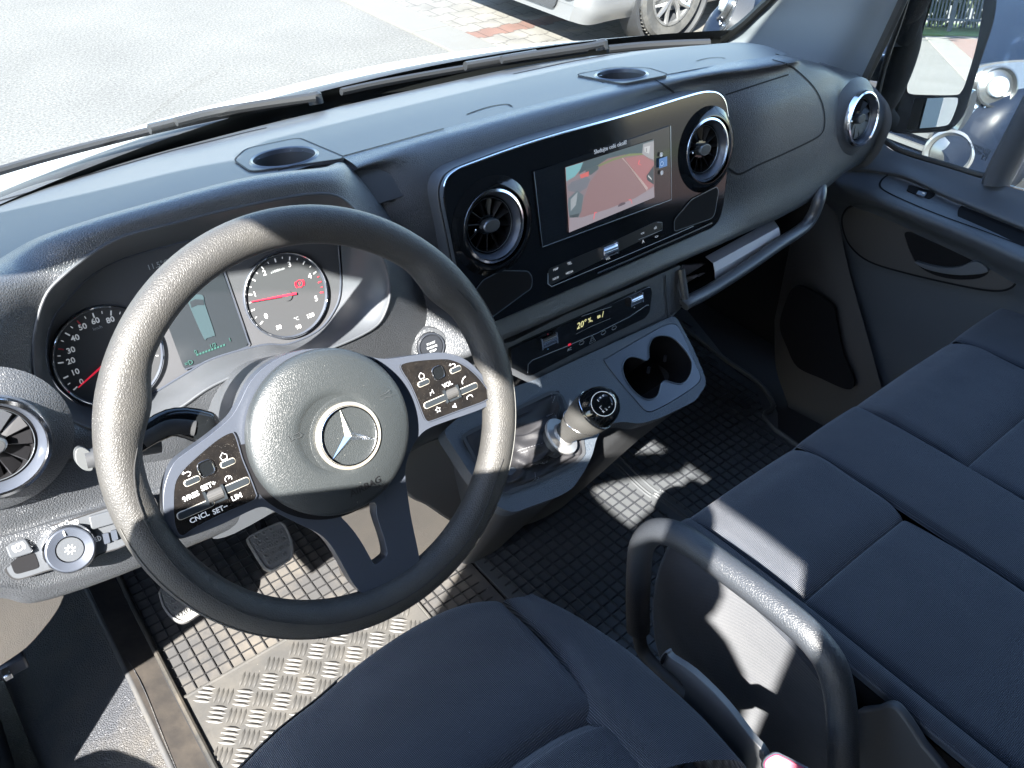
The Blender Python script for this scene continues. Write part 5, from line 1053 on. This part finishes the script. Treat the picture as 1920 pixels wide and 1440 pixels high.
P1 = WPL(634, 763, .0315); a1 = math.atan2((P1 - EC).dot(UB), (P1 - EC).dot(UA)); a1 = R_(90)
top = bm.verts.new(EC + WN * .0058)
tips = []; vals = []
for k in range(3):
    a = a1 + k * 2 * math.pi / 3; tips.append(bm.verts.new(EC + (UA * math.cos(a) + UB * math.sin(a)) * .0252 + WN * .0022))
    a += math.pi / 3; vals.append(bm.verts.new(EC + (UA * math.cos(a) + UB * math.sin(a)) * .0042 + WN * .0010))
for k in range(3): bm.faces.new((top, tips[k], vals[k])); bm.faces.new((top, vals[k], tips[(k + 1) % 3]))
mk('star', bm, K['brightchrome'], er, smooth=False)
AH = WPL.off(.0262)
_p, _n = on(ab, 687, 913)
al_ = text('airbag_lettering', 'AIRBAG', PL(_n, _p, UA), 687, 913, .0092, mat('embossed lettering', (.005, .005, .006), .5), ab, h=.0014, bold=.0001, dirx=UA)
on(ab, 650, 900)
for v_ in al_.data.vertices:
    l_, nn_, i_, d_ = _bvh[ab.name].find_nearest(v_.co); nn_ = nn_ if nn_.dot(WN) > 0 else -nn_; v_.co = l_ + nn_ * .0008
for u, v, s in ((552, 818, 1), (720, 742, -1)):
    q, nn = on(ab, u, v)
    bm = bmesh.new(); strip(bm, [q + (UA * a * s + UB * b) for a, b in ((-.006, .003), (-.001, .0014), (.004, .0016), (.006, -.001), (.003, -.0026), (-.001, -.0014), (-.006, -.003), (-.0046, 0), (-.006, .003))], .0005, nn, .0012); mk('horn_symbol', bm, mat('embossed line', (.03, .033, .035), .5), ab, recalc=False)
# button pads
def pad_(pts, name, lab):
    o = plate(name, cr([FP(u, v, .0022) for u, v in pts], 4, True), WN, .003, K['padgloss'], sp_, bevel=.0008)
    bm = bmesh.new(); strip(bm, cr([FP(u, v, .0022) for u, v in pts], 4, True), .0009, WN, .0003, True); mk('pad_edge', bm, K['satin'], o, recalc=False); return o
Rp_ = pad_([(751, 687), (757, 681), (782, 676), (820, 673), (845, 674), (870, 685), (895, 706), (914, 731), (918, 743), (908, 752), (857, 771), (809, 789), (800, 789), (794, 780), (782, 749), (769, 720), (755, 698)], 'right_button_pad', '')
Lp_ = pad_([(432, 811), (440, 815), (447, 835), (455, 862), (468, 893), (480, 925), (480, 932), (470, 941), (412, 966), (362, 992), (345, 1004), (335, 1001), (328, 985), (325, 957), (327, 910), (342, 882), (378, 848), (409, 823)], 'left_button_pad', '')
TH = .0052
def ring_button(u, v, par):
    c = F(u, v, .0026); q = rnd([c + UA * a + UB * b for a, b in ((-.0062, .0062), (.0062, .0062), (.0062, -.0062), (-.0062, -.0062))], .0045, 5)
    o = plate('touch_button', q, WN, .001, K['gloss'], par); tube('button_ring', [p + WN * .0004 for p in q], .0007, K['chrome'], o, 6, closed=True)
def cap_button(u, v, L, W, par, name='rocker_button'):
    c = F(u, v, .0024); d = (F(u + 30, v - 13) - F(u, v)).normalized(); e = WN.cross(d)
    q = rnd([c + d * a + e * b for a, b in ((-L, W), (L, W), (L, -W), (-L, -W))], W * .95, 5)
    o = plate(name, [p + WN * .0012 for p in q], WN, .002, K['capkey'], par, bevel=.0006); tube('dusty_edge', [p + WN * .0002 for p in q], .0006, mat('dusty edge', (.3, .28, .24), .6), o, 5, closed=True)
def thumb(u, v, par, m):
    c = F(u, v, .0012); d = (F(u + 30, v - 13) - F(u, v)).normalized(); o_ = roller(c, d, WN, .0130, .0050, par, 'thumb_roller'); o_.data.materials[0] = m; o_.children[0].data.materials[0] = K['capkey']
rollm = mat('grey knurled roller', (.055, .055, .055), .5, metal=.2)
ring_button(387, 878, Lp_); ring_button(822, 699, Rp_)
cap_button(360, 902, .0062, .0023, Lp_); cap_button(427, 868, .0060, .0023, Lp_); cap_button(794, 718, .0060, .0023, Rp_); cap_button(854, 693, .0060, .0023, Rp_)
cap_button(367, 955, .0150, .0030, Lp_, 'rocker_bar'); cap_button(440, 911, .0125, .0030, Lp_, 'rocker_bar'); cap_button(816, 753, .0125, .0028, Rp_, 'rocker_bar'); cap_button(875, 730, .0125, .0028, Rp_, 'rocker_bar')
thumb(402, 928, Lp_, rollm); thumb(845, 738, Rp_, rollm)
dx = F(430, 0 + 900) - F(400, 913)
for s_, u, v, z, p in (('SET+', 391, 911, .0060, Lp_), ('9/RES', 358, 931, .0058, Lp_), ('LIM', 444, 932, .0060, Lp_), ('CNCL', 374, 970, .0060, Lp_), ('SET−', 413, 955, .0060, Lp_), ('VOL', 839, 721, .0058, Rp_)):
    text('pad_print', s_, F, u, v, z, K['white'], p, h=.0028, bold=.0001, dirx=UA)
def icon(kind, u, v, par, s=.0028):
    bm = bmesh.new(); c = F(u, v, .0028); q = lambda a, b: c + UA * a * s + UB * b * s; w = .00055
    if kind == 'house': strip(bm, [q(-1, .2), q(0, 1.2), q(1, .2), q(.8, -.9), q(-.8, -.9), q(-1, .2)], w, WN)
    if kind == 'back': strip(bm, [q(-.6, .9), q(-1.2, .4), q(-.6, -.1), q(-1.2, .4), q(.6, .4), q(1.1, -.1), q(.7, -.8), q(0, -.9)], w * 1.1, WN)
    if kind == 'star':
        pts = [q(math.cos(a) * r, math.sin(a) * r) for a, r in [(math.pi / 2 + k * math.pi / 5, 1.15 if k % 2 == 0 else .5) for k in range(10)]]; strip(bm, pts, w * .8, WN, closed=True)
    if kind == 'phone': strip(bm, [q(-1.1, -1), q(-.9, 0), q(-.1, .8), q(1, 1.1)], w * 1.7, WN)
    if kind == 'hang': strip(bm, [q(-1.2, -.5), q(-1, .3), q(0, .6), q(1, .3), q(1.2, -.5)], w * 1.5, WN)
    if kind == 'mute': b_poly(bm, [q(-.9, .3), q(-.3, .3), q(.4, .9), q(.4, -.9), q(-.3, -.3), q(-.9, -.3)], WN, .0002)
    if kind == 'gaugei': strip(bm, [q(math.cos(a), math.sin(a)) for a in [R_(210 - 30 * k) for k in range(9)]], w, WN); strip(bm, [q(0, 0), q(.6, .5)], w, WN)
    if kind == 'voice': strip(bm, [q(-.8, -.9), q(-.5, .3), q(-.1, -.2), q(.5, 1), q(.7, -.6)], w, WN)
    mk('pad_symbol', bm, K['white'], par, smooth=False, recalc=False)
for k, u, v, p in (('house', 419, 856, Lp_), ('back', 350, 888, Lp_), ('gaugei', 428, 898, Lp_), ('house', 790, 705, Rp_), ('back', 848, 685, Rp_), ('phone', 870, 713, Rp_), ('hang', 880, 744, Rp_), ('star', 821, 768, Rp_), ('mute', 853, 761, Rp_), ('voice', 809, 736, Rp_)): icon(k, u, v, p)

# ================================================================ FLOOR MATS
MZ = .668
K['ribs'] = mat('shadow-toned rib rubber', (.020, .020, .021), .5)  # both rib rubbers toned dark to paint in the grid's shadow lines
K['ribs2'] = mat('blue black rib rubber', (.024, .026, .03), .32)
def clip_lines(poly, step, off, ang, w, h, z, bm, fade=0):
    ca, sa = math.cos(ang), math.sin(ang); Q = [(x * ca + y * sa, -x * sa + y * ca) for x, y in poly]
    y0, y1 = min(q[1] for q in Q), max(q[1] for q in Q); k = math.ceil((y0 - off) / step)
    while off + k * step < y1:
        yy = off + k * step; xs = []
        for i in range(len(Q)):
            (ax_, ay), (bx, by) = Q[i - 1], Q[i]
            if (ay > yy) != (by > yy): xs.append(ax_ + (bx - ax_) * (yy - ay) / (by - ay))
        xs.sort()
        for a, b in zip(xs[::2], xs[1::2]):
            if b - a > .004:
                cx, cy = (a + b) / 2, yy; P = Vector((cx * ca - cy * sa, cx * sa + cy * ca, z + h / 2)); X = Vector((ca, sa, 0)); Y = Vector((-sa, ca, 0))
                v = [bm.verts.new(P + X * ((b - a) / 2 * i) + Y * (w / 2 * j * (.45 if k_ > 0 else 1)) + Vector((0, 0, h / 2 * k_))) for i in (-1, 1) for j in (-1, 1) for k_ in (-1, 1)]
                for q in ((0, 1, 3, 2), (4, 6, 7, 5), (0, 4, 5, 1), (2, 3, 7, 6), (1, 5, 7, 3)): bm.faces.new([v[i] for i in q])
        k += 1
dm = thing('driver_floor_mat', 'dusty black rubber mat with squares and a metal checker plate under the pedals', 'floor mat', (.1, .4, MZ))
dmp = [(-.180, .12), (-.180, .60), (-.175, .74), (.30, .74), (.30, .42), (.345, .345), (.36, .30), (.36, .0), (-.180, 0)]
plate('mat_sheet', [Vector((x, y, MZ)) for x, y in dmp], (0, 0, 1), .008, K['rubber'], dm)
bm = bmesh.new()
ra = [(-.172, .338), (-.172, .74), (.30, .74), (.30, .42), (.33, .355), (.345, .338)]; rb_ = [(.232, .0), (.232, .338), (.345, .338), (.345, 0)]
for P_ in (ra, rb_):
    clip_lines(P_, .0207, .338, 0, .0022, .0026, MZ, bm); clip_lines(P_, .0207, .0005 + .0207 * .2, math.pi / 2, .0022, .0026, MZ, bm)
mk('mat_ribs', bm, K['ribs'], dm, smooth=False)
rim_pts = [Vector((-.178, .0, MZ + .006)), Vector((-.178, .3, MZ + .006)), Vector((-.177, .55, MZ + .008)), Vector((-.17, .74, MZ + .012))]
tube('mat_edge', rim_pts, .0045, K['seal'], dm, 8)
ck = plate('checker_plate', [Vector((x, y, MZ + .003)) for x, y in ((-.172, 0), (-.172, .334), (.226, .334), (.226, 0))], (0, 0, 1), .003, K['alu'], dm)
tube('plate_edge', [Vector((-.172, .336, MZ + .003)), Vector((.229, .336, MZ + .003)), Vector((.229, .0, MZ + .003))], .0034, K['alu'], ck, 6)
bm = bmesh.new(); random.seed(11)
CKA = -43; cell = .0320; rot = R_(45 + 0)
ca, sa = math.cos(R_(CKA)), math.sin(R_(CKA))
for i in range(-22, 23):
    for j in range(-22, 23):
        gx, gy = i * cell, j * cell; x, y = gx * ca - gy * sa + .02, gx * sa + gy * ca + .17
        if not (-.163 < x < .216 and .01 < y < .324): continue
        o = (i + j) % 2
        for k in range(4):
            t = (k - 1.5) * .0078; dx_, dy_ = (0, t) if o else (t, 0)
            px_, py_ = x + dx_ * ca - dy_ * sa, y + dx_ * sa + dy_ * ca
            a = R_(CKA) + (0 if o else math.pi / 2); d = Vector((math.cos(a), math.sin(a), 0)); e = Vector((-d.y, d.x, 0)); c = Vector((px_, py_, MZ + .003))
            L = .0150
            P = [c - d * L, c - d * L * .5 - e * .0027, c + d * L * .5 - e * .0027, c + d * L, c + d * L * .5 + e * .0027, c - d * L * .5 + e * .0027]
            vb = [bm.verts.new(p) for p in P]; vt = [bm.verts.new(c + (p - c) * .62 + Vector((0, 0, .0024))) for p in P]
            for m_ in range(6): bm.faces.new((vb[m_], vb[(m_ + 1) % 6], vt[(m_ + 1) % 6], vt[m_]))
            bm.faces.new(vt)
mk('raised_bars', bm, K['alu'], ck, angle=70)
pm = thing('passenger_floor_mat', 'black rubber mat with small squares across the tunnel and passenger footwell', 'floor mat', (.8, .2, MZ))
pmp = [(.366, -.6), (.366, .30), (.352, .36), (.40, .42), (.62, .42), (1.28, .70), (1.34, .62), (1.26, .42), (1.235, .36), (1.235, .26), (1.19, .20), (1.14, .16), (1.13, -.6)]
plate('mat_sheet', [Vector((x, y, MZ + .002)) for x, y in pmp], (0, 0, 1), .010, K['rubber2'], pm)
bm = bmesh.new()
pa = [(.372, -.5), (.378, .27), (.74, .34), (.748, .2), (.752, -.5)]; pb_ = [(.79, -.5), (.785, .40), (1.25, .62), (1.30, .58), (1.22, .40), (1.215, .28), (1.12, .17), (1.12, -.5)]
for P_, an in ((pa, R_(4.2)), (pb_, 0)):
    clip_lines(P_, .0215, .255, an, .0024, .0038, MZ + .002, bm); clip_lines(P_, .0215, -.02, an + math.pi / 2, .0024, .0038, MZ + .002, bm)
mk('mat_ribs', bm, K['ribs2'], pm, smooth=False)
for x in (.757, .764, .780): tube('mat_band', cr([Vector((x + .012, .36, MZ + .002)), Vector((x, .24, MZ + .002)), Vector((x, .19, MZ + .002)), Vector((x + .012, .15, MZ + .002)), Vector((x + .014, -.3, MZ + .002))], 4), .0028, K['rubber2'], pm, 6)
tube('mat_rim', cr([Vector((1.29, .70, MZ + .006)), Vector((1.25, .44, MZ + .006)), Vector((1.24, .30, MZ + .006)), Vector((1.20, .22, MZ + .006)), Vector((1.135, .165, MZ + .006)), Vector((1.13, -.3, MZ + .006))], 4), .006, K['rubber2'], pm, 8)

# ================================================================ DRIVER DOORWAY: step, sill, seals
step = thing('entry_step', 'dark grained entry step along the open driver doorway', 'step', (-.3, .3, .5))
Q = lambda u, v, z: PZ(z)(u, v)
rows = [[Vector((-.225, .95, .69)), Vector((-.225, .55, .675)), Q(262, 1275, .672), Q(322, 1420, .672), Vector((-.232, .02, .672)), Vector((-.235, -.5, .672))],
        [Vector((-.242, .95, .67)), Vector((-.240, .55, .668)), Q(250, 1275, .668), Q(305, 1425, .668), Vector((-.245, .02, .668)), Vector((-.25, -.5, .668))],
        [Vector((-.30, .97, .655)), Vector((-.30, .55, .65)), Vector((-.30, .38, .648)), Vector((-.305, .25, .648)), Vector((-.31, .0, .648)), Vector((-.31, -.5, .648))],
        [Vector((-.37, .97, .63)), Vector((-.37, .55, .625)), Vector((-.365, .38, .625)), Vector((-.365, .25, .625)), Vector((-.365, .0, .625)), Vector((-.365, -.5, .625))],
        [Vector((-.41, .97, .57)), Vector((-.40, .55, .56)), Vector((-.39, .38, .56)), Vector((-.385, .25, .56)), Vector((-.385, .0, .56)), Vector((-.385, -.5, .56))],
        [Vector((-.43, .97, .40)), Vector((-.42, .55, .38)), Vector((-.41, .38, .38)), Vector((-.40, .25, .38)), Vector((-.40, .0, .38)), Vector((-.40, -.5, .38))]]
grid('step_cover', rows, K['steppl'], step, sub=5, angle=80)
worn = mat('worn step edge', (.045, .046, .048), .6, var=(16, .6, (.085, .08, .07)))
tube('worn_edge', cr([Vector((-.228, .95, .683)), Vector((-.228, .55, .670)), Vector((-.229, .3, .668)), Vector((-.237, -.5, .667))], 4), .0055, worn, step, 10)
# vertical edge between step cover and mat (dirty strip)
K['dirtstrip'] = mat('dirty brown lining', (.022, .019, .017), .85, var=(15, .8, (.055, .046, .037)))
grid('inner_kerb', [[Vector((-.226, .95, .69)), Vector((-.226, .4, .673)), Vector((-.233, -.5, .672))], [Vector((-.172, .95, .655)), Vector((-.174, .4, .657)), Vector((-.178, -.5, .657))]], K['dirtstrip'], step, sub=4)
sill = thing('door_sill', 'worn dark door sill with rubber seals at the lower left corner', 'door sill', (-.45, .3, .4))
for x, z, r, m in ((-.435, .60, .012, 'seal'), (-.47, .56, .022, 'steppl'), (-.52, .53, .016, 'seal'), (-.57, .50, .028, 'satin'), (-.64, .46, .03, 'bluepaint')):
    tube('seal', cr([Vector((x - .05, 1.0, z + .10)), Vector((x, .7, z + .02)), Vector((x, .35, z)), Vector((x + .01, -.1, z)), Vector((x + .01, -.9, z))], 5), r, K[m], sill, 10)
plate('sill_panel', [Vector(q) for q in ((-.40, 1.0, .50), (-.40, -.9, .45), (-.75, -.9, .40), (-.75, 1.0, .42))], (0, 0, 1), .05, K['steppl'], sill)
ck_ = thing('door_check', 'grey metal door check bracket at the left edge under the dashboard', 'bracket', (-.4, .5, .8))
KQ = PX(-.36)
box('bracket', PY(.42)(18, 1242), (.04, .03, .028), K['satin'], ck_, bevel=.004); box('bolt', PY(.40)(12, 1262), (.012, .02, .012), K['chrome'], ck_, bevel=.002)
# ================================================================ DRIVER SEAT
ds = thing('car_seat', 'dark blue driver seat cushion with side bolster in the foreground', 'seat', (.0, -.35, .7))
SZ = 1.10
def cushion(name, rows, mat_, par, sub=6): return grid(name, rows, mat_, par, sub=sub, angle=85)
def pz(u, v, z): return PZ(z)(u, v)
# top of the centre cushion (front rolls over)
cf = [(440, 1452), (520, 1372), (600, 1308), (680, 1240), (760, 1185), (830, 1148), (880, 1132), (925, 1128), (940, 1133)]
zf = 1.085
r_front = [pz(u, v, zf) for u, v in cf]
back = [Vector((-.215, -.55, 1.115)), Vector((-.19, -.55, 1.12)), Vector((-.14, -.55, 1.122)), Vector((-.08, -.55, 1.122)), Vector((-.02, -.55, 1.122)), Vector((.04, -.55, 1.122)), Vector((.09, -.55, 1.12)), Vector((.125, -.55, 1.113)), Vector((.140, -.55, 1.098))]
def lerpr(a, b, t, up=0): return [p.lerp(q, t) + Vector((0, 0, up)) for p, q in zip(a, b)]
mid1 = lerpr(r_front, back, .06, .014); mid2 = lerpr(r_front, back, .16, .022); mid3 = lerpr(r_front, back, .34, .020); mid4 = lerpr(r_front, back, .39, -.002)
und = [p + Vector((0, .006, -.05)) for p in r_front]; und2 = [p + Vector((0, -.02, -.14)) for p in r_front]
for r in (mid1, mid2, mid3, mid4): r[-1] += Vector((0, 0, -.010)); r[0] += Vector((0, 0, -.01))
mid5 = lerpr(r_front, back, .45, .016); mid6 = lerpr(r_front, back, .7, .014)
cushion('cushion_front', [und2, und, r_front, mid1, mid2, mid3, mid4], K['fabric'], ds)
cushion('cushion_rear', [mid4, lerpr(r_front, back, .41, .008), mid5, mid6, back], K['fabric'], ds)
# right side bolster
b0 = [pz(940, 1134, 1.075), pz(990, 1195, 1.085), pz(1035, 1250, 1.09), pz(1056, 1300, 1.09), pz(1090, 1340, 1.10), pz(1150, 1410, 1.105), pz(1200, 1475, 1.11)]
b1 = [pz(950, 1124, 1.085), pz(1000, 1168, 1.105), pz(1050, 1215, 1.11), pz(1085, 1260, 1.115), pz(1125, 1305, 1.12), pz(1190, 1375, 1.125), pz(1250, 1440, 1.13)]
b2 = [pz(980, 1119, 1.082), pz(1035, 1150, 1.10), pz(1095, 1190, 1.105), pz(1150, 1235, 1.11), pz(1200, 1285, 1.115), pz(1270, 1350, 1.12), pz(1340, 1425, 1.125)]
b3 = [pz(1005, 1122, 1.07), pz(1065, 1150, 1.075), pz(1130, 1190, 1.08), pz(1190, 1232, 1.08), pz(1250, 1285, 1.085), pz(1320, 1350, 1.09), pz(1400, 1440, 1.095)]
b4 = [p + Vector((.006, -.01, -.10)) for p in b3]
fr_ = [[r[0] + Vector((.0, .004, -.02)) for r in (b0, b1, b2, b3, b4)]]
cushion('side_bolster', [b0, b1, b2, b3, b4], K['fabric'], ds)
bm = bmesh.new(); bm.faces.new([bm.verts.new(p) for p in (b0[0], b1[0], b2[0], b3[0], b4[0], b0[0] + Vector((0, 0, -.12)))]); mk('bolster_front', bm, K['fabric'], ds)
# left side panel (mesh-like pale fabric along the left edge)
l0 = [p.copy() for p in (r_front[0], mid2[0], mid4[0], back[0])]
lf = [pz(440, 1452, 1.085), pz(520, 1372, 1.085), pz(600, 1308, 1.085), pz(645, 1268, 1.085)]
side_f = mat('pale mesh side fabric', (.075, .078, .082), .85, bump=('weave', 260, .9, .001, 45), spec=.2)
lo_ = [pz(430, 1450, 1.06), pz(505, 1368, 1.06), pz(580, 1310, 1.06), pz(640, 1270, 1.06)]
grid('side_panel', [[p + Vector((0, .0, .003)) for p in lf], [p + Vector((-.004, .012, -.02)) for p in lf], [p + Vector((-.006, .014, -.06)) for p in lf]], side_f, ds, sub=5)
bm = bmesh.new(); b_box(bm, (-.04, -.36, .86), .34, .36, .34); mk('seat_base', bm, K['black'], ds)
# belt buckle and its sleeve
bu = thing('belt_buckle', 'red push button belt buckle on a grey sleeve between the seats', 'belt buckle', (.26, -.3, .9))
SX = PX(.262)
sl_uv = [(1236, 1242), (1244, 1224), (1250, 1222), (1256, 1232), (1300, 1262), (1360, 1322), (1405, 1380), (1432, 1412), (1440, 1450), (1395, 1450), (1350, 1390), (1310, 1345), (1282, 1318), (1283, 1292), (1268, 1270)]
plate('sleeve', cr([SX(u, v) for u, v in sl_uv], 3, True), (-.9, -.1, .4), .012, K['belt'], bu, bevel=.003)
plate('sleeve_hole', cr([PX(.2575)(u, v) for u, v in ((1238, 1240), (1245, 1226), (1250, 1226), (1248, 1232), (1242, 1246))], 3, True), (-.9, -.1, .4), .001, K['black'], bu)
BQ = PL((-.45, -.2, .87), PX(.25)(1450, 1420))
plate('buckle_body', rnd([BQ(u, v) for u, v in ((1427, 1432), (1436, 1418), (1455, 1408), (1480, 1420), (1560, 1462), (1540, 1500), (1450, 1480))], .004), BQ.n, .02, K['greytrim'], bu, bevel=.002)
plate('release_button', rnd([BQ(u, v, .0012) for u, v in ((1430, 1433), (1438, 1421), (1456, 1412), (1478, 1423), (1550, 1462), (1530, 1495), (1450, 1475))], .004), BQ.n, .004, K['pink'], bu, bevel=.001)

# ================================================================ PASSENGER BENCH
pbn = thing('passenger_bench', 'dark blue double passenger bench with seams and a black side grab handle', 'bench seat', (.8, -.4, .7))
ZB = 1.08
fe = [(1283, 990), (1300, 978), (1400, 912), (1490, 852), (1545, 814), (1620, 762), (1700, 706), (1760, 668), (1800, 645), (1850, 636)]
F0 = [pz(u, v, ZB) for u, v in fe]
zz = lambda r, dy, dz: [p + Vector((0, dy, dz)) for p in r]
# depth rows follow -Y
def row(y, z, xs, edge=-.01): return [Vector((x, y, z + (edge if i in (0, len(xs) - 1) else 0))) for i, x in enumerate(xs)]
XL, XR = .418, 1.30
def bxs(x0, x1, n=7): return [x0 + (x1 - x0) * i / (n - 1) for i in range(n)]
def pnl(name, x0, x1, ys, par, z0=1.09, crown=.012, m='fabric', pinch=.012):
    """one stitched panel: soft pillow between x0..x1 and ys (front to back); front rolls down"""
    rows = []
    (ya, yb, roll) = ys
    xs = [x0, x0 + (x1 - x0) * .03, x0 + (x1 - x0) * .12, (x0 + x1) / 2, x1 - (x1 - x0) * .12, x1 - (x1 - x0) * .03, x1]
    ex = [-pinch, -pinch * .35, 0, crown * .3, 0, -pinch * .35, -pinch]
    if roll:
        for dy, dz in ((-.030, -.16), (.0, -.10), (.012, -.045), (.006, -.018), (-.018, -.003)): rows.append([Vector((x, ya + dy, z0 + dz + e * (.6 if dz > -.03 else .2))) for x, e in zip(xs, ex)])
    else:
        for dy, dz in ((0, -pinch), (-.008, -.003)): rows.append([Vector((x, ya + dy, z0 + dz + e)) for x, e in zip(xs, ex)])
    for t in (.25, .5, .8): rows.append([Vector((x, ya + (yb - ya) * t, z0 + crown * .5 + e)) for x, e in zip(xs, ex)])
    for dy, dz in ((.012, -.001), (.0, -pinch)): rows.append([Vector((x, yb + dy, z0 + dz + e)) for x, e in zip(xs, ex)])
    return grid(name, rows, K[m], par, sub=5, angle=85)
# seam x positions measured on the seat
def X_(u, v): return pz(u, v, ZB).x
yF, yM, yB = -.105, -.285, -.85
xsA = [.425, .475, .675, .80, 1.09, 1.25]
BW = PX(0)
panels = [('bench_edge', XL, .448, (yF, yB, True)), ('cushion_panel', .448, .690, (yF, yM, True)), ('cushion_panel', .448, .690, (yM, -.70, False)), ('middle_panel', .690, .845, (yF, yB, True)), ('cushion_panel', .845, 1.150, (yF, yM, True)), ('cushion_panel', .845, 1.150, (yM, -.70, False)), ('bench_edge', 1.150, 1.33, (yF, yB, True))]
for n_a, x0, x1, ys in panels: pnl(n_a, x0, x1, ys, pbn)
grid('backrest', [[Vector((x, y, z)) for x in (.42, .45, .87, 1.28, 1.31)] for y, z in ((-.90, 1.0), (-.70, 1.02), (-.69, 1.10), (-.74, 1.4), (-.80, 1.70), (-.86, 1.76), (-.93, 1.70), (-.95, 1.0))], K['fabric'], pbn, sub=4)
# side wall of the bench facing the driver
plate('bench_side', cr([PX(.405)(u, v) if False else PX(.408)(u, v) for u, v in ((1262, 1010), (1240, 1045), (1226, 1090), (1220, 1150), (1228, 1215), (1250, 1262), (1330, 1380), (1420, 1500), (1700, 1500), (1640, 1420), (1560, 1300), (1480, 1200), (1380, 1100), (1310, 1035))], 3, True), (-1, 0, 0), .02, K['fabric2'], pbn, bevel=.006, seg=3)
bm = bmesh.new(); b_box(bm, (.87, -.46, .86), .84, .60, .36); mk('bench_base', bm, K['black'], pbn)
plate('side_cover_flap', cr([PX(.40)(u, v) for u, v in ((1600, 1340), (1640, 1330), (1665, 1322), (1690, 1340), (1730, 1400), (1770, 1470), (1620, 1470), (1598, 1400))], 3, True), (-1, 0, 0), .012, K['matt'], pbn, bevel=.003)
# grab handle: padded upper tube and bare lower tube
HX = PX(.345)
hp = [(1197, 1180), (1196, 1130), (1198, 1070), (1203, 1025), (1222, 1000), (1250, 997), (1290, 1015), (1350, 1058), (1420, 1110), (1490, 1166), (1530, 1205), (1560, 1250), (1575, 1310), (1580, 1380), (1582, 1470)]
hpts = cr([HX(u, v) for u, v in hp], 6)
tube('grab_handle', hpts, .0165, mat('grained handle foam', (.024, .027, .032), .42, bump=('leather', 430, .6, .0003), spec=.55), pbn, 18)
tube('handle_tube', cr([HX(u, v) for u, v in ((1196, 1150), (1198, 1185), (1203, 1215), (1220, 1240), (1250, 1270), (1290, 1310), (1340, 1360))], 5), .0095, K['matt'], pbn, 12)
# ================================================================ PHOTOGRAPHER (outside the frame, casts the shadows)
def person():
    pts = {'pelvis': (-.70, -.58, 1.26), 'belly': (-.68, -.56, 1.48), 'chest': (-.66, -.60, 1.74), 'neck': (-.60, -.70, 1.93), 'head': (-.53, -.74, 2.0), 'crown': (-.52, -.75, 2.05),
           'shl': (-.59, -.455, 1.90), 'ell': (-.42, -.20, 1.64), 'wrl': (-.345, -.43, 1.84), 'hal': (-.30, -.56, 1.925), 'shr': (-.62, -.90, 1.95), 'elr': (-.46, -.68, 1.64), 'wrr': (-.32, -.60, 1.80), 'har': (-.27, -.58, 1.88),
           'hipl': (-.70, -.50, 1.18), 'knl': (-.63, .15, .90), 'anl': (-.64, .10, .50), 'tol': (-.53, .20, .47), 'hipr': (-.72, -.74, 1.2), 'knr': (-.72, -.80, .86), 'anr': (-.76, -.84, .50), 'tor': (-.62, -.84, .47)}
    rad = {'pelvis': .2, 'belly': .2, 'chest': .2, 'neck': .07, 'head': .085, 'crown': .06, 'shl': .095, 'ell': .055, 'wrl': .032, 'hal': .028, 'shr': .125, 'elr': .06, 'wrr': .034, 'har': .03, 'hipl': .12, 'knl': .09, 'anl': .05, 'tol': .04, 'hipr': .12, 'knr': .065, 'anr': .05, 'tor': .04}
    ed = [('pelvis', 'belly'), ('belly', 'chest'), ('chest', 'neck'), ('neck', 'head'), ('head', 'crown'), ('chest', 'shl'), ('shl', 'ell'), ('ell', 'wrl'), ('wrl', 'hal'), ('chest', 'shr'), ('shr', 'elr'), ('elr', 'wrr'), ('wrr', 'har'), ('pelvis', 'hipl'), ('hipl', 'knl'), ('knl', 'anl'), ('anl', 'tol'), ('pelvis', 'hipr'), ('hipr', 'knr'), ('knr', 'anr'), ('anr', 'tor')]
    ks = list(pts); me = bpy.data.meshes.new('person'); me.from_pydata([pts[k] for k in ks], [(ks.index(a), ks.index(b)) for a, b in ed], [])
    o = bpy.data.objects.new('person', me); link(o); me.materials.append(K['cloth'])
    m = o.modifiers.new('skin', 'SKIN'); L = me.skin_vertices
    if not L: 
        bm = bmesh.new(); bm.from_mesh(me); bm.verts.layers.skin.verify(); bm.to_mesh(me); bm.free(); L = me.skin_vertices
    for i, k in enumerate(ks): L[0].data[i].radius = (rad[k], rad[k]); L[0].data[i].use_root = (k == 'pelvis')
    s = o.modifiers.new('sub', 'SUBSURF'); s.levels = 2; s.render_levels = 2
    meta(o, 'person in a dark jacket standing in the open driver doorway holding up a phone', 'person'); return o
person()
